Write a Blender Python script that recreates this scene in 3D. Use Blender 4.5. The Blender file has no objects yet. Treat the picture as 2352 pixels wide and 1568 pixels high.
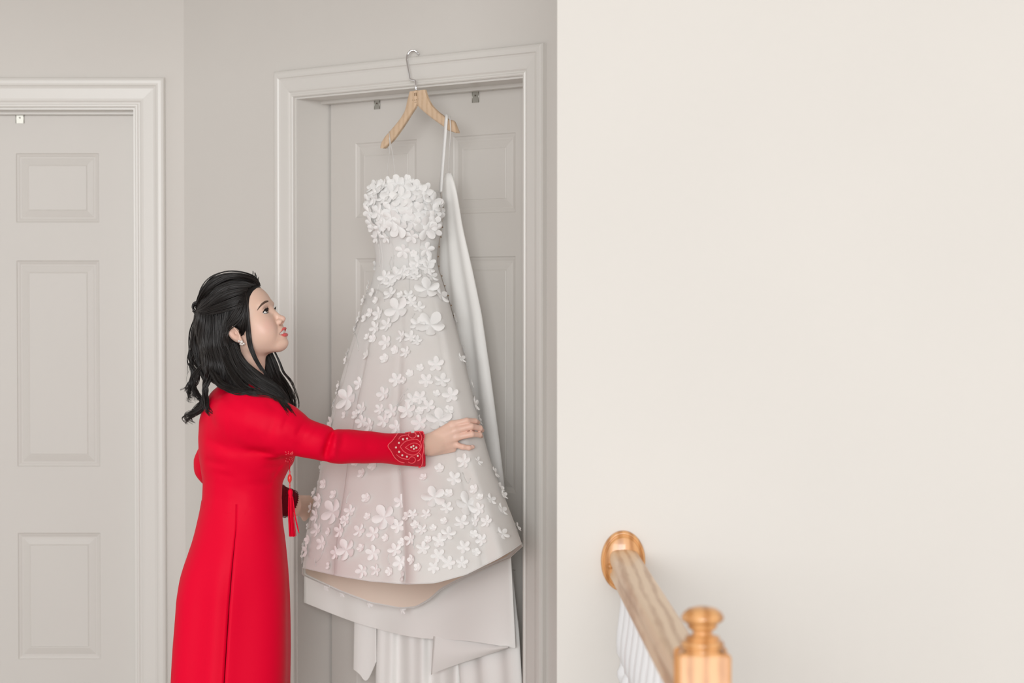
import bpy, bmesh, math, random
import numpy as np
from mathutils import Vector, Matrix
from mathutils.bvhtree import BVHTree

random.seed(7)
rng = np.random.default_rng(7)
S = bpy.context.scene
COL = S.collection
V3 = lambda *a: np.array(a, float)

# ------------------------------------------------------------------ camera
F = 5200.0                     # focal length in pixels of the 2352 x 1568 frame
CAM_Z = 1.458
PITCH = math.atan(119.0 / F)   # the camera looks very slightly down
CAM = V3(0, 0, CAM_Z)
cam = bpy.data.cameras.new('camera')
cam.sensor_width = 36.0
cam.lens = F / 2352.0 * 36.0
cam.clip_end = 60
cam.dof.use_dof = True
cam.dof.focus_distance = 5.85
cam.dof.aperture_fstop = 5.0
co = bpy.data.objects.new('camera', cam)
co.location = CAM
co.rotation_euler = (math.pi / 2 - PITCH, 0, 0)
COL.objects.link(co)
S.camera = co

# ------------------------------------------------------------------ light
W = bpy.data.worlds.new('daylight')
S.world = W
W.use_nodes = True
wn = W.node_tree
bg = wn.nodes['Background']
bg.inputs[0].default_value = (1.0, 0.98, 0.965, 1)
bg.inputs[1].default_value = 0.71


def area(name, loc, target, sx, sy, power, colr):
    l = bpy.data.lights.new(name, 'AREA')
    l.shape = 'RECTANGLE'; l.size = sx; l.size_y = sy; l.energy = power; l.color = colr
    o = bpy.data.objects.new(name, l)
    o.location = loc
    o.rotation_euler = (Vector(target) - Vector(loc)).to_track_quat('-Z', 'Y').to_euler()
    COL.objects.link(o)
    return o


# window far behind the photographer, plus an added fill light for the left
area('window_light', (0.2, -8.0, 2.6), (-0.3, 6.2, 1.2), 3.2, 3.2, 570, (0.97, 0.99, 1.0))
area('fill_light_left', (-3.0, -8.0, 2.6), (-0.3, 6.2, 1.2), 3.2, 3.2, 350, (0.97, 0.99, 1.0))

S.view_settings.view_transform = 'Standard'
S.view_settings.look = 'None'
S.view_settings.exposure = 0.17
S.view_settings.gamma = 1.0
S.view_settings.use_curve_mapping = False
try:
    S.cycles.max_bounces = 8
    S.cycles.transparent_max_bounces = 12
except Exception:
    pass

# ------------------------------------------------------------------ helpers
_fw = V3(0, math.cos(PITCH), -math.sin(PITCH))
_up = V3(0, math.sin(PITCH), math.cos(PITCH))
_rt = V3(1, 0, 0)


def ray(px, py):
    return _fw + (px - 1176.0) / F * _rt - (py - 784.0) / F * _up


def at(px, py, Y):
    """world point seen at pixel (px, py) at distance Y into the room"""
    d = ray(px, py)
    return CAM + d * (Y / d[1])


def pix(p):
    v = np.asarray(p, float) - CAM
    w = v @ _fw
    return 1176 + F * (v @ _rt) / w, 784 - F * (v @ _up) / w


class Frame:
    """vertical plane: origin + u*d + t*n, t towards the viewer"""
    def __init__(s, o, d, n):
        s.o, s.d, s.n = V3(*o), V3(*d), V3(*n)

    def P(s, u, z, t=0.0):
        p = s.o + u * s.d + t * s.n
        return V3(p[0], p[1], z)

    def hit(s, px, py, t=0.0):
        d = ray(px, py)
        k = ((s.o + t * s.n - CAM) @ s.n) / (d @ s.n)
        return CAM + d * k

    def uz(s, px, py, t=0.0):
        p = s.hit(px, py, t)
        return (p - s.o) @ s.d, p[2]


R2 = math.sqrt(0.5)
YL = 7.365
CW = 6.30
WL = Frame((0, YL, 0), (1, 0, 0), (0, -1, 0))           # left wall, square to the view
WM = Frame((0, CW, 0), (R2, -R2, 0), (-R2, -R2, 0))     # angled wall with the open closet door
WR = Frame((0, 4.74, 0), (1, 0, 0), (0, -1, 0))         # near wall on the right


def link(o, parent=None):
    COL.objects.link(o)
    if parent is not None:
        o.parent = parent
    return o


def tag(o, label=None, cat=None, group=None, kind=None):
    if label: o['label'] = label
    if cat: o['category'] = cat
    if group: o['group'] = group
    if kind: o['kind'] = kind
    return o


def empty(name, loc=(0, 0, 0)):
    """things are modelled in world coordinates; the Empty marks the base"""
    o = bpy.data.objects.new(name, None)
    o.empty_display_size = 0.05
    link(o)
    return o


def mesh_obj(name, verts, faces, mat, parent=None, smooth=True):
    me = bpy.data.meshes.new(name)
    me.from_pydata([tuple(map(float, v)) for v in verts], [], [tuple(map(int, f)) for f in faces])
    if smooth and len(me.polygons):
        me.polygons.foreach_set('use_smooth', [True] * len(me.polygons))
    mats = mat if isinstance(mat, (list, tuple)) else [mat]
    for m in mats:
        me.materials.append(m)
    me.update()
    o = bpy.data.objects.new(name, me)
    return link(o, parent)


def fix_normals(o):
    bm = bmesh.new(); bm.from_mesh(o.data)
    bmesh.ops.recalc_face_normals(bm, faces=bm.faces)
    bm.to_mesh(o.data); bm.free()
    return o


class MB:
    """collects simple shapes into one mesh"""
    def __init__(s):
        s.v, s.f = [], []

    def add(s, verts, faces):
        b = len(s.v)
        s.v += [V3(*p) for p in verts]
        s.f += [tuple(b + i for i in f) for f in faces]

    def hexa(s, p):
        s.add(p, [(0, 3, 2, 1), (4, 5, 6, 7), (0, 1, 5, 4), (1, 2, 6, 5), (2, 3, 7, 6), (3, 0, 4, 7)])

    def box(s, fr, u0, u1, z0, z1, t0, t1):
        s.hexa([fr.P(u0, z0, t0), fr.P(u1, z0, t0), fr.P(u1, z0, t1), fr.P(u0, z0, t1),
                fr.P(u0, z1, t0), fr.P(u1, z1, t0), fr.P(u1, z1, t1), fr.P(u0, z1, t1)])

    def tube(s, pts, rad, n=8, cap=True):
        pts = [np.asarray(p, float) for p in pts]
        m = len(pts)
        rad = [rad] * m if np.isscalar(rad) else list(rad)
        rings, up = [], None
        for i in range(m):
            t = pts[min(i + 1, m - 1)] - pts[max(i - 1, 0)]
            t = t / (np.linalg.norm(t) + 1e-12)
            if up is None:
                up = V3(0, 0, 1) if abs(t[2]) < .9 else V3(1, 0, 0)
            b = np.cross(t, up); b /= np.linalg.norm(b) + 1e-12
            up = np.cross(b, t)
            rings.append([pts[i] + rad[i] * (math.cos(a) * b + math.sin(a) * up)
                          for a in np.linspace(0, 2 * math.pi, n, endpoint=False)])
        v = [p for r in rings for p in r]
        f = [(i * n + j, i * n + (j + 1) % n, (i + 1) * n + (j + 1) % n, (i + 1) * n + j)
             for i in range(m - 1) for j in range(n)]
        if cap:
            f += [tuple(range(n))[::-1], tuple((m - 1) * n + j for j in range(n))]
        s.add(v, f)

    def ball(s, c, r, nu=10, nv=6, M=None):
        c = np.asarray(c, float)
        v = []
        for i in range(nv + 1):
            th = math.pi * i / nv
            for j in range(nu):
                ph = 2 * math.pi * j / nu
                p = V3(math.sin(th) * math.cos(ph), math.sin(th) * math.sin(ph), math.cos(th)) * r
                v.append(c + (M @ p if M is not None else p))
        f = [(i * nu + j, (i + 1) * nu + j, (i + 1) * nu + (j + 1) % nu, i * nu + (j + 1) % nu)
             for i in range(nv) for j in range(nu)]
        s.add(v, f)

    def grid(s, P, closed=False, flip=False):
        n, m = len(P), len(P[0])
        v = [p for r in P for p in r]
        mm = m if closed else m - 1
        f = [(i * m + j, i * m + (j + 1) % m, (i + 1) * m + (j + 1) % m, (i + 1) * m + j)
             for i in range(n - 1) for j in range(mm)]
        if flip:
            f = [q[::-1] for q in f]
        s.add(v, f)

    def build(s, name, mat, parent=None, smooth=True, fix=True, sharp=None):
        o = mesh_obj(name, s.v, s.f, mat, parent, smooth)
        if fix:
            fix_normals(o)
        if sharp is not None and smooth:
            o.data.set_sharp_from_angle(angle=math.radians(sharp))
        return o


def crom(pts, n):
    """Catmull-Rom through the points, n samples"""
    p = np.asarray(pts, float)
    m = len(p)
    if m == 2:
        return np.array([p[0] + (p[1] - p[0]) * k for k in np.linspace(0, 1, n)])
    q = np.vstack([2 * p[0] - p[1], p, 2 * p[-1] - p[-2]])
    t = np.linspace(0, m - 1 - 1e-9, n)
    i = t.astype(int)
    f = (t - i)[:, None]
    a, b, c, d = q[i], q[i + 1], q[i + 2], q[i + 3]
    return 0.5 * (2 * b + (c - a) * f + (2 * a - 5 * b + 4 * c - d) * f ** 2 + (3 * b - a - 3 * c + d) * f ** 3)


def interp(tab, x, col):
    t = np.asarray(tab, float)
    return np.interp(x, t[:, 0], t[:, col])


def smooth_interp(tab, x, col):
    t = np.asarray(tab, float)
    xs, ys = t[:, 0], t[:, col]
    m = np.gradient(ys, xs)
    x = np.clip(np.asarray(x, float), xs[0], xs[-1])
    i = np.clip(np.searchsorted(xs, x, side='right') - 1, 0, len(xs) - 2)
    h = xs[i + 1] - xs[i]
    f = (x - xs[i]) / h
    return ((2 * f ** 3 - 3 * f ** 2 + 1) * ys[i] + (f ** 3 - 2 * f ** 2 + f) * h * m[i]
            + (-2 * f ** 3 + 3 * f ** 2) * ys[i + 1] + (f ** 3 - f ** 2) * h * m[i + 1])


# ------------------------------------------------------------------ materials
def srgb(r, g, b):
    c = [x / 255.0 for x in (r, g, b)]
    return tuple(((x + .055) / 1.055) ** 2.4 if x > .04045 else x / 12.92 for x in c) + (1,)


def mat(name, color, rough=0.5, spec=0.5, metal=0.0, bump=0.0, bscale=200.0, vary=0.0, vscale=3.0, stretch=None,
        sheen=0.0, sss=0.0, coat=0.0):
    m = bpy.data.materials.new(name)
    m.use_nodes = True
    nt = m.node_tree
    b = nt.nodes['Principled BSDF']
    if len(color) == 3:
        color = tuple(color) + (1,)
    b.inputs['Base Color'].default_value = color
    b.inputs['Roughness'].default_value = rough
    b.inputs['Specular IOR Level'].default_value = spec
    b.inputs['Metallic'].default_value = metal
    b.inputs['Sheen Weight'].default_value = sheen
    b.inputs['Coat Weight'].default_value = coat
    if sss:
        b.inputs['Subsurface Weight'].default_value = sss
        b.inputs['Subsurface Radius'].default_value = (0.012, 0.005, 0.003)
        b.inputs['Subsurface Scale'].default_value = 0.6
    tc = nt.nodes.new('ShaderNodeTexCoord')
    mp = nt.nodes.new('ShaderNodeMapping')
    nt.links.new(tc.outputs['Object'], mp.inputs[0])
    if stretch:
        mp.inputs['Scale'].default_value = stretch
    if vary:
        n = nt.nodes.new('ShaderNodeTexNoise')
        n.inputs['Scale'].default_value = vscale
        n.inputs['Detail'].default_value = 4
        nt.links.new(mp.outputs[0], n.inputs['Vector'])
        r = nt.nodes.new('ShaderNodeMapRange')
        r.inputs[1].default_value = .3; r.inputs[2].default_value = .7
        r.inputs[3].default_value = 1 - vary; r.inputs[4].default_value = 1 + vary * .4
        nt.links.new(n.outputs['Fac'], r.inputs[0])
        mx = nt.nodes.new('ShaderNodeMix'); mx.data_type = 'RGBA'; mx.blend_type = 'MULTIPLY'
        mx.inputs['Factor'].default_value = 1
        mx.inputs['A'].default_value = color
        nt.links.new(r.outputs[0], mx.inputs['B'])
        nt.links.new(mx.outputs['Result'], b.inputs['Base Color'])
    if bump:
        n2 = nt.nodes.new('ShaderNodeTexNoise')
        n2.inputs['Scale'].default_value = bscale
        n2.inputs['Detail'].default_value = 3
        nt.links.new(mp.outputs[0], n2.inputs['Vector'])
        bp = nt.nodes.new('ShaderNodeBump')
        bp.inputs['Strength'].default_value = bump
        bp.inputs['Distance'].default_value = 0.002
        nt.links.new(n2.outputs['Fac'], bp.inputs['Height'])
        nt.links.new(bp.outputs['Normal'], b.inputs['Normal'])
    return m


def wood(name, c1, c2, scale, rough=.35, stretch=(1, 1, 1), distort=2.0, coat=.3, rings=False):
    m = mat(name, c1, rough, coat=coat)
    nt = m.node_tree
    b = nt.nodes['Principled BSDF']
    tc = nt.nodes.new('ShaderNodeTexCoord'); mp = nt.nodes.new('ShaderNodeMapping')
    mp.inputs['Scale'].default_value = stretch
    nt.links.new(tc.outputs['Object'], mp.inputs[0])
    w = nt.nodes.new('ShaderNodeTexWave')
    w.wave_type = 'RINGS' if rings else 'BANDS'
    if not rings:
        w.bands_direction = 'X'
    w.inputs['Scale'].default_value = scale
    w.inputs['Distortion'].default_value = distort
    w.inputs['Detail'].default_value = 3
    w.inputs['Detail Scale'].default_value = 1.2
    nt.links.new(mp.outputs[0], w.inputs['Vector'])
    n = nt.nodes.new('ShaderNodeTexNoise'); n.inputs['Scale'].default_value = scale * 6
    n.inputs['Detail'].default_value = 5
    nt.links.new(mp.outputs[0], n.inputs['Vector'])
    ad = nt.nodes.new('ShaderNodeMath'); ad.operation = 'MULTIPLY_ADD'
    ad.inputs[1].default_value = .55; nt.links.new(n.outputs['Fac'], ad.inputs[0])
    ml = nt.nodes.new('ShaderNodeMath'); ml.operation = 'MULTIPLY'; ml.inputs[1].default_value = .5
    nt.links.new(w.outputs['Fac'], ml.inputs[0]); nt.links.new(ml.outputs[0], ad.inputs[2])
    rp = nt.nodes.new('ShaderNodeValToRGB')
    rp.color_ramp.elements[0].position = .25; rp.color_ramp.elements[0].color = c2
    rp.color_ramp.elements[1].position = .62; rp.color_ramp.elements[1].color = c1
    nt.links.new(ad.outputs[0], rp.inputs[0])
    nt.links.new(rp.outputs[0], b.inputs['Base Color'])
    return m


def cloth_mat(name, color, trans=.25, alpha=1.0, rough=.8, bump=.0, bscale=900):
    """thin cloth: diffuse + translucent (+ see-through weave)"""
    m = bpy.data.materials.new(name); m.use_nodes = True
    nt = m.node_tree; nt.nodes.clear()
    out = nt.nodes.new('ShaderNodeOutputMaterial')
    d = nt.nodes.new('ShaderNodeBsdfPrincipled')
    d.inputs['Base Color'].default_value = color; d.inputs['Roughness'].default_value = rough
    d.inputs['Specular IOR Level'].default_value = .25
    d.inputs['Sheen Weight'].default_value = .1
    t = nt.nodes.new('ShaderNodeBsdfTranslucent'); t.inputs[0].default_value = color
    mx = nt.nodes.new('ShaderNodeMixShader'); mx.inputs[0].default_value = trans
    nt.links.new(d.outputs[0], mx.inputs[1]); nt.links.new(t.outputs[0], mx.inputs[2])
    last = mx
    if alpha < 1:
        tr = nt.nodes.new('ShaderNodeBsdfTransparent')
        m2 = nt.nodes.new('ShaderNodeMixShader'); m2.inputs[0].default_value = alpha
        nt.links.new(tr.outputs[0], m2.inputs[1]); nt.links.new(mx.outputs[0], m2.inputs[2])
        last = m2
    nt.links.new(last.outputs[0], out.inputs[0])
    if bump:
        tc = nt.nodes.new('ShaderNodeTexCoord')
        n2 = nt.nodes.new('ShaderNodeTexNoise'); n2.inputs['Scale'].default_value = bscale
        nt.links.new(tc.outputs['Object'], n2.inputs['Vector'])
        bp = nt.nodes.new('ShaderNodeBump'); bp.inputs['Strength'].default_value = bump
        bp.inputs['Distance'].default_value = .001
        nt.links.new(n2.outputs['Fac'], bp.inputs['Height']); nt.links.new(bp.outputs[0], d.inputs['Normal'])
    return m


M = {}
M['wall'] = mat('wall_paint', (.70, .67, .635), .75, .3, bump=.08, bscale=350, vary=.015, vscale=2)
M['wall_warm'] = mat('wall_paint_right', (.70, .67, .635), .75, .3, bump=.08, bscale=350, vary=.015, vscale=2)
M['trim'] = mat('trim_paint', (.73, .705, .67), .32, .5, bump=.03, bscale=60, vary=.01)
M['door'] = mat('door_paint', (.665, .635, .60), .45, .45, bump=.05, bscale=(120), vary=.012)
M['ceiling'] = mat('ceiling_paint', (.8, .78, .75), .9, .2, bump=.2, bscale=300)
M['floor'] = mat('beige_carpet', (.54, .49, .43), .95, .1, bump=.6, bscale=400, vary=.05)
M['nickel'] = mat('brushed_nickel', (.42, .41, .37), .38, .5, .85, bump=.05, bscale=500, stretch=(1, 1, 12))
M['chrome'] = mat('chrome', (.82, .82, .84), .12, .5, 1.0)
M['dark'] = mat('hole_shade', (.12, .09, .07), .8, .2)
M['print'] = mat('burnt_print', (.30, .20, .12), .8, .2)
M['hanger'] = wood('hanger_beech', srgb(219, 190, 160), srgb(208, 177, 145), 22, .45, (1, 1, 1), 2.5, .1)
M['oak'] = wood('oak_varnish', srgb(216, 160, 104), srgb(182, 124, 70), 14, .32, (1, 1, .35), 3.0, .25)
M['oak_rail'] = wood('oak_rail', srgb(240, 210, 176), srgb(204, 164, 126), 9, .42, (1.6, .16, 1), 5.0, .12)
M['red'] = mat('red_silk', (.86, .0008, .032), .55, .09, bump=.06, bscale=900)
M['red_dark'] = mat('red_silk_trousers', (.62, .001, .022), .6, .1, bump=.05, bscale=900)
M['red_bead'] = mat('red_glass_bead', (.95, .10, .13), .2, .6, coat=.4)
M['red_lace'] = mat('red_embroidery', (.64, .002, .024), .7, .3, bump=.5, bscale=420)
M['red_stone'] = mat('carved_red_bead', (.86, .05, .04), .25, .6, bump=.4, bscale=300)
M['pearl'] = mat('pearl', (.92, .66, .60), .2, .6, coat=.6)
M['diamond'] = mat('earring_crystal', (.95, .90, .86), .08, .8, coat=1.0)
M['hair'] = mat('black_hair', (.014, .0105, .0095), .38, .5)
M['hair_cap'] = mat('black_hair_under', (.008, .0065, .0065), .6, .3)
M['brow'] = mat('brow_hair', (.13, .08, .06), .7, .2)
M['lash'] = mat('eyelash', (.012, .009, .008), .6, .2)
M['sclera'] = mat('eye_white', (.80, .78, .76), .15, .5, coat=.5)
M['iris'] = mat('eye_iris', (.035, .018, .010), .1, .6, coat=.8)
M['teeth'] = mat('teeth', (.86, .82, .76), .25, .5)
M['nail'] = mat('finger_nail', (.86, .60, .54), .25, .5, coat=.3)
M['white_paint'] = mat('baluster_paint', (.86, .86, .88), .35, .5)
M['maroon_shaded'] = mat('maroon_shaded_embroidery', (.16, .0015, .010), .7, .2, bump=.5, bscale=420)  # dark embroidery, with the shade of her body also put into the colour
M['lining'] = cloth_mat('peach_lining', (.86, .73, .62, 1), .08, 1, .6)
M['organza'] = cloth_mat('white_organza', (.92, .91, .895, 1), .15, .84, .55)
M['bodice'] = cloth_mat('white_bodice_satin', (.95, .93, .90, 1), .1, 1, .55)
M['flower'] = cloth_mat('white_applique', (.98, .97, .96, 1), .15, 1, .7)
M['satin'] = cloth_mat('ivory_satin', (.97, .955, .93, 1), .06, 1, .42)
M['thread'] = cloth_mat('white_thread', (.88, .86, .84, 1), .2, 1, .7)


def skin_material():
    m = mat('skin', (.75, .50, .41), .42, .4, sss=.18, bump=.05, bscale=1400)
    nt = m.node_tree; b = nt.nodes['Principled BSDF']
    a = nt.nodes.new('ShaderNodeAttribute'); a.attribute_name = 'tint'
    nt.links.new(a.outputs['Color'], b.inputs['Base Color'])
    return m


M['skin'] = skin_material()
# ------------------------------------------------------------------ room shell
Z_CEIL = 2.75
OPEN_H = 2.045


def prism(fr, u0, u1, z0, z1, t0, t1, mb):
    mb.box(fr, u0, u1, z0, z1, t0, t1)


def struct(name, mb, m, parent=None, smooth=False, sharp=None):
    o = mb.build(name, m, parent, smooth, sharp=sharp)
    if parent is None:
        o['kind'] = 'structure'
    return o


# openings (u along each wall)
L_U0, L_U1 = -2.147, -1.2295
M_U0, M_U1 = -0.9352, 0.0450
corner_x = (424 - 1176) / F * YL
corner_u = corner_x / R2                      # on the angled wall

TJ = .018
mb = MB()
mb.box(WL, -4.2, L_U0 - TJ, 0, Z_CEIL, -.12, 0)
mb.box(WL, L_U1 + TJ, corner_x + .12, 0, Z_CEIL, -.12, 0)
mb.box(WL, L_U0 - TJ, L_U1 + TJ, OPEN_H + .015, Z_CEIL, -.12, 0)
struct('wall_left', mb, M['wall'])
mb = MB()
mb.box(WM, corner_u, M_U0 - TJ, 0, Z_CEIL, -.17, 0)
mb.box(WM, M_U1 + TJ, 1.157, 0, Z_CEIL, -.17, 0)
mb.box(WM, M_U0 - TJ, M_U1 + TJ, OPEN_H + .015, Z_CEIL, -.17, 0)
struct('wall_back', mb, M['wall'])
# near right wall, with the return that runs back to the angled wall
x0 = (1279.5 - 1176) / F * 4.74
mb = MB()
mb.hexa([(x0, 4.74, 0), (3.4, 4.74, 0), (3.4, 4.86, 0), (x0 + .12, 4.86, 0),
         (x0, 4.74, Z_CEIL), (3.4, 4.74, Z_CEIL), (3.4, 4.86, Z_CEIL), (x0 + .12, 4.86, Z_CEIL)])
e = V3(.83, 5.47, 0)
mb.hexa([(x0 + .002, 4.742, 0), (x0 + .119, 4.859, 0), (e[0] + .06, e[1] - .06, 0), (e[0], e[1], 0),
         (x0 + .002, 4.742, Z_CEIL), (x0 + .119, 4.859, Z_CEIL), (e[0] + .06, e[1] - .06, Z_CEIL), (e[0], e[1], Z_CEIL)])
struct('wall_right', mb, M['wall_warm'])
mb = MB(); mb.hexa([(-4.2, -9.5, -.1), (3.4, -9.5, -.1), (3.4, 7.6, -.1), (-4.2, 7.6, -.1),
                    (-4.2, -9.5, 0), (3.4, -9.5, 0), (3.4, 7.6, 0), (-4.2, 7.6, 0)])
struct('floor', mb, M['floor'])
mb = MB(); mb.hexa([(-4.2, 2.6, Z_CEIL), (3.4, 2.6, Z_CEIL), (3.4, 7.6, Z_CEIL), (-4.2, 7.6, Z_CEIL),
                    (-4.2, 2.6, Z_CEIL + .1), (3.4, 2.6, Z_CEIL + .1), (3.4, 7.6, Z_CEIL + .1), (-4.2, 7.6, Z_CEIL + .1)])
struct('ceiling', mb, M['ceiling'])


def casing(fr, u0, u1, zt, name, wide=1.0):
    prof = [(.006, 0), (.006, .009), (.009, .0115), (.013, .0115), (.016, .009), (.019, .009), (.024, .0125), (.030, .0135),
            (.058, .0155), (.064, .0175), (.067, .0205), (.072, .0215), (.080, .0215), (.086, .0195), (.089, .015), (.089, 0)]
    rows = []
    for w, t in prof:
        w *= wide
        rows.append([fr.P(u0 - w, 0, t), fr.P(u0 - w, zt + w, t), fr.P(u1 + w, zt + w, t), fr.P(u1 + w, 0, t)])
    mb = MB()
    for k in range(3):                        # three mitred lengths of moulding
        mb.grid([[r[k], r[k + 1]] for r in rows])
    o = mb.build(name, M['trim'], None, False)
    o['kind'] = 'structure'
    return o


def jamb(fr, u0, u1, zt, depth, door_t, name, left_stop=True):
    th = .018
    mb = MB()
    mb.box(fr, u0 - th, u0, 0, zt, -depth, 0)
    mb.box(fr, u1, u1 + th, 0, zt, -depth, 0)
    mb.box(fr, u0 - th, u1 + th, zt, zt + th, -depth, 0)
    st, sd = .010, .034                       # stops
    if left_stop:
        mb.box(fr, u0, u0 + st, 0, zt, door_t + .002, door_t + sd)
    mb.box(fr, u1 - st, u1, 0, zt, door_t + .002, door_t + sd)
    mb.box(fr, u0, u1, zt - st, zt, door_t + .002, door_t + sd)
    o = mb.build(name, M['trim'], None, False)
    o['kind'] = 'structure'
    return o


casing(WL, L_U0, L_U1, OPEN_H - .003, 'trim_1', 1.16)
casing(WM, M_U0, M_U1, OPEN_H - .003, 'trim_2')
jamb(WL, L_U0, L_U1, OPEN_H - .003, .12, -.100, 'trim_3')
jamb(WM, M_U0, M_U1, OPEN_H - .003, .17, -.132, 'trim_4', False)


def panel_door(fr, u0, u1, t, cols, name, label):
    """six panel moulded door: slab with openings, each raised panel a piece of its own"""
    z0, z1 = .012, 2.034
    rows = [(.236, .655), (.874, 1.554), (1.679, 1.907)]
    slab = MB()
    us = [u0] + [x for c in cols for x in c] + [u1]
    zs = [z0] + [x for r in rows for x in r] + [z1]
    for i in range(len(us) - 1):
        for j in range(len(zs) - 1):
            if i % 2 == 1 and j % 2 == 1:
                continue
            slab.add([fr.P(us[i], zs[j], t), fr.P(us[i + 1], zs[j], t), fr.P(us[i + 1], zs[j + 1], t), fr.P(us[i], zs[j + 1], t)],
                     [(0, 1, 2, 3)])
    b = t - .035
    q = [fr.P(u0, z0, t), fr.P(u1, z0, t), fr.P(u1, z1, t), fr.P(u0, z1, t),
         fr.P(u0, z0, b), fr.P(u1, z0, b), fr.P(u1, z1, b), fr.P(u0, z1, b)]
    slab.add(q, [(4, 7, 6, 5), (0, 4, 5, 1), (1, 5, 6, 2), (2, 6, 7, 3), (3, 7, 4, 0)])
    d = slab.build(name, M['door'], None, False)
    d['kind'] = 'structure'
    prof = [(0, 0), (.003, -.0045), (.008, -.0065), (.013, -.0095), (.017, -.0095), (.020, -.0080), (.038, -.0022), (.0405, -.0035), (.042, -.0015)]
    for (ua, ub) in cols:
        for (za, zb) in rows:
            m = MB()
            rr = [[fr.P(ua + w, za + w, t + h * .6), fr.P(ub - w, za + w, t + h * .6), fr.P(ub - w, zb - w, t + h * .6), fr.P(ua + w, zb - w, t + h * .6)]
                  for w, h in prof]
            m.grid(rr, closed=True)
            n = len(m.v)
            m.f.append((n - 4, n - 3, n - 2, n - 1))
            m.build('panel', M['door'], d, False)
    return d


panel_door(WL, L_U0 + .003, L_U1 - .003, -.100,
           [(-2.022, -1.749), (-1.633, -1.360)], 'door_1', '')
tm = -.132
ca = [WM.uz(p, 597, tm)[0] for p in (817, 957, 1041, 1184)]
panel_door(WM, M_U0 + .007, M_U1 - .003, tm, [(ca[0], ca[1]), (ca[2], ca[3])], 'door_2', '')


def door_hook(fr, px, py, t, w, h, label):
    """front lip of a metal hook hung over the top edge of the door"""
    u, _ = fr.uz(px, py, t)
    zt = 2.036
    e = empty('over_door_hook')
    tag(e, label, 'hook', 'metal hooks over the door tops')
    m = MB()
    m.box(fr, u - w / 2, u + w / 2, zt - h, zt, t + .0005, t + .0022)
    m.box(fr, u - w / 2, u + w / 2, zt - .0015, zt, t - .036, t + .0022)
    m.box(fr, u - w / 2, u + w / 2, zt - .03, zt, t - .0372, t - .0355)
    m.build('plate', M['nickel'], e, False)
    for s in (-1, 1):                          # rolled side edges
        m = MB()
        m.tube([fr.P(u + s * w / 2, zt - h, t + .0018), fr.P(u + s * w / 2, zt, t + .0018)], .0014, 6)
        m.build('rolled_edge', M['nickel'], e)
    m = MB()
    c = fr.P(u, zt - h * .42, t + .0026)
    m.tube([c, c + fr.n * .0008], .0024, 10)
    m.build('screw_hole', M['dark'], e)  # dark disc in place of an open hole, its shade put into the colour
    return e


door_hook(WM, 867, 240, tm, .024, .030, 'small metal hook over the door top left of the wooden hanger')
door_hook(WM, 1093, 220, tm, .026, .035, 'small metal hook over the door top right of the wooden hanger')
door_hook(WL, 46, 270, -.100, .026, .031, 'small metal hook over the top of the closed left door')

# ------------------------------------------------------------------ stair rail on the right
RX0, RX1 = .2345, .2660        # rail axis x at the wall and at the newel
RY0, RY1 = 4.74, 3.185
RZ = .914
SR = lambda y: RX0 + (RX1 - RX0) * (RY0 - y) / (RY0 - RY1)
rail_prof = [(-.0295, -.056), (-.0295, -.050), (-.0265, -.046), (-.0255, -.036), (-.0285, -.030), (-.0305, -.020), (-.029, -.009),
             (-.0245, -.0025), (-.017, 0), (0, .0012), (.017, 0), (.0245, -.0025), (.029, -.009), (.0305, -.020), (.0285, -.030),
             (.0255, -.036), (.0265, -.046), (.0295, -.050), (.0295, -.056)]
hr = empty('handrail', )
tag(hr, 'light oak handrail running from the right wall to the newel post', 'handrail')
m = MB()
m.grid([[V3(SR(y) + a, y, RZ + b) for a, b in rail_prof] for y in np.linspace(RY0 - .018, RY1 + .0, 12)], closed=True)
n = len(rail_prof); k = len(m.v)
m.f += [tuple(range(n)), tuple(range(k - n, k))[::-1]]
m.build('rail', M['oak_rail'], hr, True, sharp=40)
# rosette: oval plate, lower right corner cut away beside the rail
ros = MB()
cx, cz = RX0 - .0015, RZ - .0245
aa, bb = .0468, .0640
prof = [(1.0, 0), (1.0, .006), (.985, .0115), (.95, .0145), (.90, .0150), (.86, .0130), (.83, .0135), (.80, .0175), (.77, .0185), (0.02, .0185)]
NN = 72
cutx = RX0 - .0105
rows = []
for s_, t_ in prof:
    row = []
    for j in range(NN):
        a = 2 * math.pi * j / NN
        x = cx + aa * s_ * math.cos(a); z = cz + bb * s_ * math.sin(a)
        if z < cz - .030 and x > cutx:
            x = min(x, cutx)
        row.append(V3(x, 4.74 - t_, z))
    rows.append(row)
ros.grid(rows, closed=True)
ro = ros.build('rosette', M['oak'], hr, True, sharp=50)
m = MB(); m.ball(V3(RX0 - .0300, 4.7215, RZ - .034), .0062, 12, 8)
m.build('screw_plug', M['oak'], hr)

# newel post
NX, NY = 1613.5, 3.15
nx = at(NX, 1500, NY)[0]
npost = empty('newel_post')
tag(npost, 'square oak newel post with turned mushroom cap at handrail end', 'newel post')
hw = .0372
m = MB()
zt = at(NX, 1491, NY)[2]
ch = .004
rows = []
for (s_, z) in [(hw + .008, 0), (hw + .008, .16), (hw, .18), (hw, zt - .006), (hw - .003, zt - .0015), (hw - .008, zt)]:
    r = []
    for (a, b) in [(-1, -1), (1, -1), (1, 1), (-1, 1)]:
        r += [V3(nx + a * s_ - (a * ch if (a * b) > 0 else 0), NY + b * s_ - (b * ch if (a * b) < 0 else 0), z),
              V3(nx + a * s_ - (a * ch if (a * b) < 0 else 0), NY + b * s_ - (b * ch if (a * b) > 0 else 0), z)]
    rows.append(r)
m.grid(rows, closed=True)
k = len(m.v); m.f.append(tuple(range(k - 8, k)))
m.build('post', M['oak'], npost, True, sharp=35)


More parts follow.
